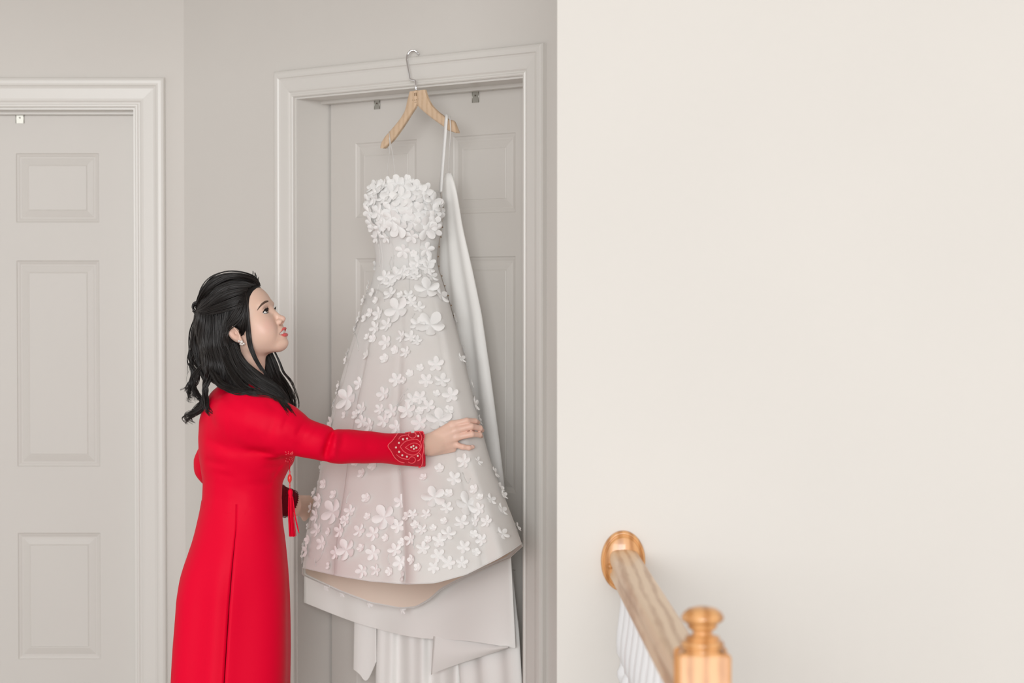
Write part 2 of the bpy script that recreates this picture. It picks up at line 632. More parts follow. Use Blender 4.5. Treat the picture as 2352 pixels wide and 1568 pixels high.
def lathe(name, cx, cy, prof, mtl, parent, n=40):
    m = MB()
    m.grid([[V3(cx + r * math.cos(a), cy + r * math.sin(a), z) for a in np.linspace(0, 2 * math.pi, n, endpoint=False)]
            for r, z in prof], closed=True)
    return m.build(name, mtl, parent, True, sharp=60)


zp = lambda py: at(NX, py, NY)[2]
rp = lambda px: px / F * NY
lathe('cap', nx, NY, [(.0001, zp(1392)), (rp(16), zp(1392.5)), (rp(32), zp(1397)), (rp(43), zp(1405)), (rp(48), zp(1413)), (rp(49.5), zp(1419)),
                      (rp(48), zp(1423)), (rp(42), zp(1428)), (rp(35), zp(1431)), (rp(34), zp(1437)), (rp(33.5), zp(1440)), (rp(30), zp(1444)),
                      (rp(24), zp(1446)), (rp(22), zp(1451)), (rp(24), zp(1456)), (rp(30), zp(1458)), (rp(38), zp(1460)), (rp(41), zp(1464)),
                      (rp(38), zp(1467)), (rp(39), zp(1469)), (rp(46), zp(1471)), (rp(50), zp(1476)), (rp(50), zp(1482)), (rp(46), zp(1487)),
                      (rp(48), zp(1490)), (rp(48), zp(1497))], M['oak'], npost)

# turned white balusters under the rail
prof_b = [(.0165, 0), (.0165, .20), (.012, .215), (.0165, .228), (.012, .24), (.0105, .27), (.0155, .36), (.0175, .44), (.0165, .52),
          (.0125, .60), (.0105, .64), (.0165, .652), (.0165, .664), (.0105, .676), (.0105, .690), (.0170, .700), (.0185, .720), (.0175, .745), (.0135, .775),
          (.0105, .800), (.0092, .830), (.0088, .858)]
by = [4.70, 4.58, 4.46, 4.34, 4.22, 4.10, 3.98, 3.86, 3.74, 3.62, 3.50, 3.38, 3.26]
for i, y in enumerate(by):
    far = 'first' if i == 0 else {1: 'second', 2: 'third', 3: 'fourth', 4: 'fifth', 5: 'sixth', 6: 'seventh', 7: 'eighth', 8: 'ninth',
                                  9: 'tenth', 10: 'eleventh', 11: 'twelfth', 12: 'thirteenth'}[i]
    if i == 0:
        b0 = lathe('baluster', 0, 0, prof_b, M['white_paint'], None, 20)
        b = b0
    else:
        b = b0.copy(); COL.objects.link(b)
    b.location = (SR(y), y, 0)
    tag(b, 'white turned baluster under the oak handrail, %s from the right wall' % far, 'baluster', 'white balusters under the handrail')
# ------------------------------------------------------------------ wedding gown on its hanger
KP = R2


def w_to_xy(c, dist):
    """plan position seen at column c, dist metres in front of the angled wall (eye level approximation)"""
    k = (c - 1176.0) / F
    y = (CW - dist / R2) / (1 + k)
    return k * y, y


# py, left, right, rho = depth/width, gap behind
GT = [(418, 850, 1010, .72, .012), (440, 840, 1013, .72, .014), (470, 837, 1016, .72, .018), (505, 840, 1016, .70, .022),
      (540, 852, 1012, .68, .026), (575, 860, 1006, .66, .03), (605, 862, 1006, .64, .034), (640, 854, 1016, .62, .038),
      (690, 836, 1032, .60, .042), (740, 820, 1046, .58, .046), (800, 799, 1063, .55, .05), (860, 781, 1076, .52, .055),
      (930, 760, 1094, .50, .058), (1000, 742, 1113, .48, .06), (1060, 729, 1131, .47, .06), (1130, 713, 1160, .46, .06),
      (1200, 694, 1188, .45, .06), (1245, 684, 1203, .45, .06), (1300, 678, 1208, .45, .06), (1420, 668, 1214, .45, .06)]
_pys = np.array([g[0] for g in GT], float)
_zs = np.array([at(935, p, 6.32)[2] for p in _pys])


def py_of_z(z):
    return np.interp(z, _zs[::-1], _pys[::-1])


def gown_ring(z):
    p = float(py_of_z(z))
    L, R_, rho, gap = (float(smooth_interp(GT, p, i)) for i in (1, 2, 3, 4))
    c = .5 * (L + R_)
    # depth needs the half width, which needs depth: two passes
    Y = 6.3
    for _ in range(4):
        Wd = .5 * (R_ - L) * Y / F
        a = Wd * math.sqrt(2 / (1 + rho * rho)); b = rho * a
        X, Y = w_to_xy(c, b + gap)
    return X, Y, a, b, p


def fold(psi, p):
    """radial pleats, psi in degrees: 0 right silhouette, 90 facing the camera, 180 left"""
    k = np.clip((p - 640) / 520.0, 0, 1)
    d = lambda c, s: np.exp(-(((psi - c + 180) % 360 - 180) / s) ** 2)
    # knife pleats: the cloth steps out just right of each seam and falls back towards the next one
    m = 1.0
    for c, w, a in ((92, 34, .22), (129, 32, .25), (47, 30, .11), (160, 22, .08)):
        x = (c - psi + 180) % 360 - 180              # degrees to the right of the seam
        m += k * a * (np.where(x > 0, np.exp(-x / (w * .5)) * (1 - np.exp(-x / 2.2)), 0) - .35 * np.exp(-(x / 3.5) ** 2) - .28 * np.exp(-((x + 9) / 9) ** 2))
    m += k * .04 * np.sin(np.radians(psi) * 7) * d(270, 70)
    m += np.clip((p - 560) / 120, 0, 1) * (1 - k) * .010 * np.sin(np.radians(psi) * 9)
    return m


FRONT_HEM = [(676, 1299), (720, 1309), (782, 1323), (850, 1334), (935, 1341), (1000, 1338), (1070, 1319), (1140, 1284), (1175, 1264), (1204, 1243)]
BACK_HEM = [(676, 1301), (700, 1322), (780, 1358), (850, 1384), (920, 1397), (955, 1394), (985, 1378), (1015, 1352), (1060, 1329), (1110, 1307),
            (1170, 1281), (1204, 1250)]


def gown_pt(psi, z, scale=1.0):
    X, Y, a, b, p = gown_ring(z)
    dl = math.atan2(b, a)
    ph = math.radians(psi) - dl
    m = fold(psi, p) * scale
    u, v = a * math.cos(ph) * m, b * math.sin(ph) * m
    return V3(X + R2 * (u - v), Y + R2 * (-u - v), z)


def neckline(psi):
    """top edge of the bodice: higher over the bust in front, dipping at the sides and back"""
    d = lambda c, s: math.exp(-(((psi - c + 180) % 360 - 180) / s) ** 2)
    return 436 - 24 * d(95, 35) - 16 * d(150, 28) + 10 * d(270, 80)


def hem_z(psi):
    front = 0 <= psi % 360 <= 180
    z = .65
    for _ in range(6):
        q = gown_pt(psi, z)
        px, py = pix(q)
        tgt = np.interp(px, *zip(*(FRONT_HEM if front else BACK_HEM)))
        z -= (tgt - py) * q[1] / F
    return z


NPSI, NROW = 180, 84
PSI = np.linspace(0, 360, NPSI, endpoint=False)
HEM = np.array([hem_z(a) for a in PSI])
# soften the junction of front and back hem
TOPZ = np.array([at(935, neckline(a), 6.32)[2] for a in PSI])
WAISTZ = at(935, 605, 6.32)[2]


def gown_grid(scale, z_from=None, hem_off=0.0):
    rows = []
    for r in range(NROW):
        s_ = r / (NROW - 1)
        row = []
        for j, a in enumerate(PSI):
            zt = TOPZ[j] if z_from is None else z_from
            z = zt + (HEM[j] + hem_off - zt) * s_
            row.append(gown_pt(a, z, scale(a, float(py_of_z(z))) if callable(scale) else scale))
        rows.append(row)
    return rows


gown = empty('wedding_gown')
tag(gown, 'white strapless wedding gown with floral appliques hanging from the wooden hanger', 'wedding gown')
G_outer = gown_grid(1.0)
m = MB(); m.grid(G_outer, closed=True)
skirt = m.build('organza_dress', M['organza'], gown)
inner = gown_grid(.965)
iw = next(r for r in range(NROW) if inner[r][0][2] < WAISTZ - .06)
m = MB(); m.grid(inner[:iw + 1], closed=True)
bodice = m.build('bodice', M['bodice'], gown)
def lining_scale(a, p):
    """the lining hangs close to the hem and stands away from the sheer organza higher on the left"""
    w = math.exp(-(((a - 178 + 180) % 360 - 180) / 34) ** 2)
    return .972 - .36 * w * max(0.0, math.sin(math.pi * min(1, max(0, (p - 610) / 400.0)))) ** .8


m = MB(); m.grid(gown_grid(lining_scale, WAISTZ - .02, .004), closed=True)
lin = m.build('lining', M['lining'], gown)
tag(lin, 'peach satin lining showing below the front hem')
# bound hem of the skirt
for nm, g in (('hem', G_outer[-1]),):
    mm = MB(); mm.tube([*g, g[0]], .0016, 6, cap=False); mm.build(nm, M['thread'], gown)
mm = MB(); mm.tube([*G_outer[0], G_outer[0][0]], .0022, 6, cap=False); mm.build('neckline_binding', M['thread'], gown)
# bodice boning seams
for a in (62, 84, 112, 138):
    mm = MB()
    mm.tube([gown_pt(a, TOPZ[int(a / 2)] + (WAISTZ - .09 - TOPZ[int(a / 2)]) * k, 1.004) for k in np.linspace(.05, 1, 24)], .0011, 5)
    mm.build('boning_seam', M['thread'], gown)

all_v = [p for r in G_outer for p in r]
gf = []
for i in range(NROW - 1):
    for j in range(NPSI):
        gf.append((i * NPSI + j, i * NPSI + (j + 1) % NPSI, (i + 1) * NPSI + (j + 1) % NPSI, (i + 1) * NPSI + j))
GBVH = BVHTree.FromPolygons([Vector(p) for p in all_v], gf)


def gown_hit(px, py):
    d = Vector(ray(px, py)).normalized()
    h = GBVH.ray_cast(Vector(CAM), d, 20)
    if h[0] is None:
        return None, None
    n = h[1]
    if n.dot(d) > 0:
        n = -n
    return np.array(h[0]), np.array(n)


# applique flowers: five-petalled blossoms of unit radius
def flower_mesh(name, inner, sharp, cup, seed, lobes=5):
    """lobed blossom: radius swings between inner (the notches) and 1 (the petal tips)"""
    r_ = random.Random(seed)
    n = lobes * 8
    amp = [1 + r_.uniform(-.12, .06) for _ in range(lobes)]
    tw = [r_.uniform(-.10, .12) for _ in range(lobes)]
    v, f = [V3(0, 0, .04)], []
    rings = (.32, .66, .9, 1.0)
    for q in rings:
        for j in range(n):
            a = 2 * math.pi * j / n
            lob = int(((j + 4) % n) // 8)
            w = abs(math.cos(lobes * a / 2))
            R_ = inner + (1 - inner) * w ** sharp * amp[lob]
            loc = math.sin(lobes * (a - 2 * math.pi * lob / lobes) / 2)
            rr = R_ * q
            z = .04 + cup * rr * rr - .10 * loc * loc * q + tw[lob] * rr * loc * .8 + .05 * w * math.sin(q * 3)
            v.append(V3(rr * math.cos(a), rr * math.sin(a), z))
    f += [(0, 1 + j, 1 + (j + 1) % n) for j in range(n)]
    for i in range(len(rings) - 1):
        for j in range(n):
            f.append((1 + i * n + j, 1 + (i + 1) * n + j, 1 + (i + 1) * n + (j + 1) % n, 1 + i * n + (j + 1) % n))
    me = bpy.data.meshes.new(name)
    me.from_pydata([tuple(p) for p in v], [], f)
    me.polygons.foreach_set('use_smooth', [True] * len(me.polygons))
    me.materials.append(M['flower'])
    return me


FL_BIG = [flower_mesh('large_blossom', .44, .62, .20, s) for s in (1, 2, 8)]
FL_SM = [flower_mesh('small_blossom', .46, .85, .16, s) for s in (3, 4, 5, 9)]
FL_BUD = [flower_mesh('flower_bud', .74, .8, .30, s) for s in (6, 7)]

FLOWERS = """927 575 27,979 572 28,951 582 14,959 606 28,950 618 25,984 603 25,981 618 30,912 634 34,927 630 30,886 639 30,898 651 25,955 637 22,
943 632 26,981 668 50,990 637 26,898 677 27,938 680 22,946 694 22,922 679 14,915 713 52,1010 680 34,871 722 26,854 720 18,962 708 22,988 749 56,
959 746 28,867 691 14,828 729 22,841 732 16,835 691 18,864 754 26,890 748 26,888 787 27,924 773 24,943 775 24,957 785 22,910 804 16,934 810 22,
859 779 16,847 775 14,845 815 20,886 825 18,860 674 18,843 656 18,1002 838 30,911 873 26,979 875 26,1015 876 30,883 906 27,1037 909 30,965 914 26,
1002 906 14,985 934 26,874 941 20,901 946 27,883 967 27,912 982 27,1009 967 50,801 916 52,828 881 24,774 886 18,833 941 26,820 954 18,795 954 14,
763 971 24,833 969 26,851 977 26,937 944 34,947 919 26,1030 944 18,965 972 30,964 946 16,931 875 14,942 858 14,965 846 14,1088 929 26,1057 825 22,
798 828 14,1083 882 16,747 1112 18,770 1137 17,734 1151 26,768 1177 50,728 1185 26,731 1218 26,759 1222 16,783 1220 26,711 1240 17,742 1248 27,
706 1265 26,774 1270 25,759 1299 15,798 1264 44,806 1175 24,796 1197 22,843 1145 18,846 1187 14,885 1189 50,915 1209 26,922 1153 27,828 1220 26,
860 1226 28,888 1236 14,926 1246 16,832 1260 16,859 1270 28,909 1264 26,921 1292 27,834 1311 26,866 1309 22,897 1311 16,929 1325 22,717 1133 16,
710 1167 18,697 1208 12,688 1260 14,685 1274 14,789 1193 10,1067 1060 28,1043 1100 27,1010 1077 17,997 1144 46,1072 1161 50,1026 1167 24,
1031 1134 16,1092 1125 18,1103 1170 24,1060 1201 28,1093 1197 24,1119 1199 24,1029 1228 28,970 1218 22,1021 1199 14,1087 1228 16,1108 1241 24,
1066 1257 25,1010 1241 26,1007 1276 26,1031 1293 26,972 1260 24,997 1303 22,1062 1293 22,962 1303 15,1093 1270 16,1150 1172 26,1125 1149 24,
1152 1228 26,1104 1144 14,1162 1138 20,1189 1212 18,949 1182 20,980 1182 20,945 1238 24,938 1186 18,955 1207 16,949 1285 18,974 1098 14,
1006 1253 12,996 1214 13,1138 1087 24,1146 1121 18,985 1240 14,1096 1061 20,834 1089 18,858 1070 18,820 1060 18,
932 404 22,915 411 32,893 427 34,911 425 34,938 419 24,902 448 46,922 457 40,938 460 34,954 438 40,970 451 36,992 466 42,1007 477 28,970 464 34,
943 482 44,927 487 40,900 482 34,884 455 30,867 437 34,857 429 28,862 455 34,848 461 28,871 487 34,851 487 30,857 512 32,867 525 34,905 504 44,
919 518 48,884 498 30,889 512 30,949 509 34,970 510 34,987 507 36,976 524 46,1002 499 34,990 487 34,889 544 22,947 541 26,865 546 20,995 527 30,
880 430 30,876 520 22,960 490 36,934 438 34,975 440 30""".replace('\n', '').split(',')


def place_flower(p, n, r, me, spin, off=.002):
    o = bpy.data.objects.new('flower', me)
    q = Vector(n).to_track_quat('Z', 'Y').to_matrix().to_4x4()
    o.matrix_world = Matrix.Translation(Vector(p + n * off)) @ q @ Matrix.Rotation(spin, 4, 'Z') @ Matrix.Scale(r, 4)
    link(o, gown)
    return o


nfl = 0
for it in FLOWERS:
    px, py, d = (float(x) for x in it.split())
    p, n = gown_hit(px, py)
    if p is None:
        for dx in (4, -4, 8, -8, 14, -14, 22, -22):
            p, n = gown_hit(px + dx, py)
            if p is not None:
                break
    if p is None:
        p, n = gown_hit(px, py + 12)
    if p is None:
        continue
    r = d / 2 * p[1] / F * (1.28 if d > 40 else 1.38)
    me = random.choice(FL_BIG if d > 38 else FL_BUD if d < 19 else FL_SM + ([FL_BIG[0]] if py < 560 else []))
    # blossoms lift a little off the cloth
    jit = V3(*(random.uniform(-.25, .25) for _ in range(3)))
    n2 = n + jit * (.75 if py < 560 else .6); n2 /= np.linalg.norm(n2)
    place_flower(p, n2, r, me, random.uniform(0, 6.28), .003 + (.006 * random.random() if py < 560 else .002))
    nfl += 1
# the blossoms go on around the sides and the back hem
for k in range(64):
    a = random.choice([random.uniform(-24, 8), random.uniform(172, 200), random.uniform(186, 352)])
    j = int((a % 360) / 2) % NPSI
    s_ = random.random() ** .75 * .97 + .02
    z = TOPZ[j] + (HEM[j] - TOPZ[j]) * s_
    p = gown_pt(a, z)
    e1 = gown_pt(a + 1, z) - p
    e2 = gown_pt(a, z + .01) - p
    n = np.cross(e1, e2); n /= np.linalg.norm(n)
    X, Y, *_ = gown_ring(z)
    if n @ (p - V3(X, Y, z)) < 0:
        n = -n
    if px is None:
        pass
    place_flower(p, n, random.choice([.011, .016, .017, .018]), random.choice(FL_SM + FL_BUD), random.uniform(0, 6.28))
# a few that peek out under the back hem
for px in (748, 783, 848, 925):
    a = 270
    best = min(range(181, 360, 1), key=lambda a_: abs(pix(gown_pt(a_, HEM[int(a_ / 2) % NPSI]))[0] - px))
    j = int(best / 2) % NPSI
    p = gown_pt(best, HEM[j]) + V3(0, .006, -.006)
    place_flower(p, V3(R2, R2, 0) * .9 + V3(0, 0, -.1), .014, FL_SM[0], px)

# embroidered twigs between the blossoms
TW = [[(937, 893), (925, 905), (915, 925), (905, 938)], [(930, 905), (920, 925), (908, 935)], [(724, 1281), (724, 1290), (726, 1300)], [(742, 1265), (736, 1280), (726, 1291)],
      [(893, 1272), (891, 1285), (895, 1295)], [(1063, 1085), (1068, 1100), (1075, 1110), (1081, 1098)], [(776, 905), (768, 925), (765, 950)],
      [(700, 1222), (712, 1211), (725, 1208)], [(796, 1156), (797, 1145), (805, 1130)], [(868, 666), (880, 675), (883, 692)], [(816, 765), (812, 745), (814, 725)],
      [(816, 765), (822, 790), (824, 805)], [(953, 720), (945, 735), (945, 765)], [(900, 590), (895, 605), (899, 620)], [(905, 585), (903, 605), (904, 618)],
      [(948, 1195), (953, 1215), (948, 1235), (952, 1260)], [(918, 1078), (920, 1090)], [(1110, 900), (1104, 925), (1106, 945)], [(870, 560), (874, 585), (872, 612)],
      [(846, 620), (850, 640), (856, 655)]]
for tw in TW:
    pts = []
    for px, py in crom(tw, 10):
        p, n = gown_hit(px, py)
        if p is not None:
            pts.append(p + n * .0012)
    if len(pts) > 3:
        mm = MB(); mm.tube(pts, [.0013] * len(pts), 5); mm.build('embroidered_twig', M['thread'], gown)

# back opening of the bodice: hook-and-eye tape down the right side
tape = []
for k in np.linspace(0, 1, 20):
    z = TOPZ[0] + .0 + (at(935, 730, 6.32)[2] - TOPZ[0]) * k
    tape.append([gown_pt(-9, z, 1.012), gown_pt(-2, z, 1.016), gown_pt(4, z, 1.010)])
m = MB(); m.grid(tape); m.build('placket', M['lining'], gown)
for k in np.linspace(.12, .98, 12):
    z = TOPZ[0] + (at(935, 730, 6.32)[2] - TOPZ[0]) * k
    m = MB(); p = gown_pt(-4, z, 1.03); m.ball(p, .0022, 8, 5); m.build('hook_eye', M['print'], gown)

# ------------------------------------------------------------------ hanger
HT = .034                      # hanger plane, metres in front of the angled wall


def hp(px, py, t=HT):
    return WM.hit(px, py, t)


hz = lambda x, y: (780 + x / 4.238, 90 + y / 4.238)
hanger = empty('coat_hanger')
tag(hanger, 'light wooden hanger with chrome hook on the door casing holding the gown', 'hanger')


def arm(edge_a, edge_b, n, thick):
    A = crom([hp(*hz(*p)) for p in edge_a], n)
    B = crom([hp(*hz(*p)) for p in edge_b], n)
    rows = []
    for i in range(n):
        k = i / (n - 1)
        th = (thick * (1 + .25 * k)) / 2
        bow = .012 * k * k                    # shoulders sweep forward
        o = WM.n * bow
        a, b = A[i], B[i]
        rows.append([a + (b - a) * w + WM.n * (h * th) + o for w, h in
                     [(0, -.55), (0, .55), (.08, .85), (.25, 1), (.75, 1), (.92, .85), (1, .55), (1, -.55), (.92, -.85), (.75, -1), (.25, -1), (.08, -.85)]])
    return rows


m = MB()
for ea, eb in ((([(690, 510), (668, 600), (648, 690), (610, 765), (555, 840), (497, 912), (470, 950), (443, 1005), (440, 1062)]),
                ([(768, 500), (765, 590), (748, 660), (700, 738), (640, 840), (570, 945), (530, 1000), (502, 1030), (468, 1066)])),
               (([(836, 492), (862, 570), (900, 640), (960, 702), (1010, 738), (1052, 768), (1090, 785), (1140, 805), (1184, 905)]),
                ([(755, 505), (758, 580), (772, 648), (880, 745), (950, 795), (1010, 835), (1050, 862), (1090, 890), (1178, 917)]))):
    rows = arm(ea, eb, 26, .013)
    k0 = len(m.v)
    m.grid(rows, closed=True)
    m.f.append(tuple(range(k0, k0 + 12))); m.f.append(tuple(range(len(m.v) - 12, len(m.v)))[::-1])
m.build('wooden_arms', M['hanger'], hanger, True, sharp=45)
# chrome hook
hk = [(746, 520), (744, 470), (742, 408)]
hk2 = [(742, 408), (736, 402), (715, 398), (692, 393), (686, 388)]
hk3 = [(686, 388), (672, 310), (658, 225), (655, 185), (664, 148), (690, 117), (722, 108), (752, 126), (772, 150)]
pts = [hp(*hz(*p), HT) for p in hk] + [hp(*hz(*p), HT) for p in hk2[1:]]
q3 = crom([hp(*hz(*p), t) for p, t in zip(hk3, (HT, HT, .032, .030, .027, .022, .016, .010, .007))], 30)
m = MB(); m.tube([*pts, *q3[1:]], .0032, 8); m.build('hook', M['chrome'], hanger)
m = MB(); m.tube([hp(*hz(746, 488)), hp(*hz(746, 500))], .0042, 10); m.build('ferrule', M['chrome'], hanger)
# faint mark burnt into the neck: two bars and a short worn word
FT = HT + .0068


def stroke(pts, r, name='mark'):
    mm = MB(); mm.tube([hp(930 + x / 31.37, 195 + y / 31.37, FT) for x, y in pts], r, 5)
    return mm.build(name, M['print'], hanger)


stroke([(690, 580), (690, 790)], .0011)
stroke([(795, 550), (812, 790)], .0011)
for s in ([(550, 1150), (550, 1050), (600, 1150), (600, 1050)], [(690, 1130), (720, 1050), (750, 1130)], [(830, 1120), (830, 1035), (870, 1030)],
          [(990, 1100), (990, 960)], [(700, 1240), (830, 1235)]):
    stroke(s, .00042)

# ------------------------------------------------------------------ straps of the gown
def ribbon(path, width, mtl, name, parent, thick=.0008, wdir=None):
    rows = []
    path = [np.asarray(p, float) for p in path]
    for i, p in enumerate(path):
        w = width if np.isscalar(width) else width[i]
        t = path[min(i + 1, len(path) - 1)] - path[max(i - 1, 0)]
        t = t / np.linalg.norm(t)
        d = wdir if wdir is not None else np.cross(t, WM.n)
        d = d / np.linalg.norm(d)
        nn = np.cross(t, d)
        rows.append([p - d * w / 2 - nn * thick / 2, p + d * w / 2 - nn * thick / 2, p + d * w / 2 + nn * thick / 2, p - d * w / 2 + nn * thick / 2])
    mm = MB(); mm.grid(rows, closed=True)
    return mm.build(name, mtl, parent)


ft = HT + .021
lp = [hp(890, 342, .024), hp(892, 318, .022), hp(893, 302, .044), hp(895, 315, .061), hp(898, 335, .060), hp(903, 360, .055), hp(909, 418, .05)]
ribbon(crom(lp, 30), .0022, M['thread'], 'strap', gown, wdir=WM.d)
lp = [hp(894, 316, .062), hp(895, 345, .060), hp(891, 380, .055), hp(889, 425, .05)]
ribbon(crom(lp, 18), .0016, M['thread'], 'strap', gown, wdir=WM.d)
rpth = [hp(1029, 296, .020), hp(1027, 272, .021), hp(1026, 262, .042), hp(1025, 273, .058), hp(1023, 300, .057), hp(1019, 350, .055), hp(1014, 410, .05), hp(1012, 440, .05)]
ribbon(crom(rpth, 30), [*np.linspace(.004, .012, 14), *([.0125] * 16)], M['flower'], 'strap', gown, wdir=WM.d)

# ------------------------------------------------------------------ ivory satin overskirt hung from the same arm
OT = [(398, 1024, 1037), (408, 1019, 1040), (430, 1016, 1047), (470, 1015, 1054), (520, 1013, 1062), (620, 1012, 1085), (720, 1016, 1106), (850, 1026, 1125), (1000, 1030, 1145),
      (1110, 1030, 1158), (1250, 1035, 1170), (1350, 1040, 1181), (1450, 1050, 1192), (1568, 1060, 1199), (1690, 1060, 1200)]
osk = empty('satin_skirts')
tag(osk, 'plain ivory satin overskirt and underskirt tiers hanging behind and below the flowered gown', 'skirt')
rows = []
no = 72
for p in np.linspace(398, 1690, 60):
    L, R_ = (float(np.interp(p, [o[0] for o in OT], [o[i] for o in OT])) for i in (1, 2))
    t0 = -.030 + .04 * math.exp(-((p - 398) / 120) ** 2)
    r = []
    for j in range(no):
        a = 2 * math.pi * j / no
        c = .5 + .5 * math.cos(a)
        th = (.008 + .010 * min(1, (p - 398) / 500)) * math.sin(a)
        th += .007 * min(1, (p - 398) / 400) * math.sin(c * 15 + .6) * (1 if math.sin(a) > 0 else .3)
        q = WM.hit(L + (R_ - L) * c, p, t0)
        r.append(q + WM.n * th)
    rows.append(r)
m = MB(); m.grid(rows, closed=True)
m.f.append(tuple(range(no)))
m.build('satin_skirt', M['satin'], osk)
cord = [hp(1035, 306, .024), hp(1034, 280, .024), hp(1033, 267, .042), hp(1034, 278, .062), hp(1035, 304, .060), hp(1032, 350, .040), hp(1031, 402, .010)]
m = MB(); m.tube(crom(cord, 26), .0016, 6); m.build('hanging_loop', M['thread'], osk)

# ------------------------------------------------------------------ satin underlayers below the gown
und = osk                                     # underskirt tiers, grouped with the overskirt as one object


def sheet(top, bot, nrow, ncol, tfun, name, parent, mtl, thick=.0015):
    top = crom(top, ncol); bot = crom(bot, ncol)
    F_, B_ = [], []
    for i in range(nrow):
        k = i / (nrow - 1)
        f_, b_ = [], []
        for j in range(ncol):
            px, py = top[j] + (bot[j] - top[j]) * k
            q = WM.hit(px, py, tfun(j / (ncol - 1), k))
            f_.append(q); b_.append(q - WM.n * thick)
        F_.append(f_); B_.append(b_)
    mm = MB()
    rows = [[*a, *b[::-1]] for a, b in zip(F_, B_)]
    mm.grid(rows, closed=True)
    return mm.build(name, mtl, parent)


sheet([(699, 1270), (760, 1290), (830, 1300), (900, 1310), (1000, 1310), (1090, 1290), (1172, 1255)],
      [(698, 1383), (770, 1412), (820, 1430), (880, 1447), (960, 1464), (1070, 1471), (1184, 1488)],
      24, 60, lambda s, k: .022 - .012 * s + .010 * math.sin(s * 9 + .5) * (.4 + k) + .008 * math.sin(s * 23) * k,
      'satin_tier', und, M['satin'])
# turned-back corner of the tier
sheet([(996, 1452), (1050, 1462), (1110, 1470), (1168, 1484)], [(990, 1549), (1020, 1536), (1075, 1517), (1166, 1488)],
      14, 24, lambda s, k: .012 + .016 * math.sin(math.pi * k) * (1 - .4 * s), 'folded_corner', und, M['satin'])
# lower pleats
sheet([(866, 1390), (930, 1400), (1000, 1410), (1070, 1420), (1130, 1425), (1190, 1425)],
      [(858, 1700), (930, 1705), (1000, 1710), (1070, 1712), (1130, 1712), (1196, 1715)],
      30, 110, lambda s, k: -.038 + .017 * math.sin(s * 26 + .7 * math.sin(5 * s)) * (.6 + .4 * k) + .006 * math.sin(s * 61 + 1),
      'pleated_layer', und, M['satin'])
sheet([(813, 1400), (830, 1404), (848, 1408), (864, 1412)], [(811, 1536), (825, 1547), (842, 1562), (864, 1520)],
      16, 20, lambda s, k: -.016 + .012 * math.sin(s * 4 + 1.0), 'pleat_end', und, M['satin'])
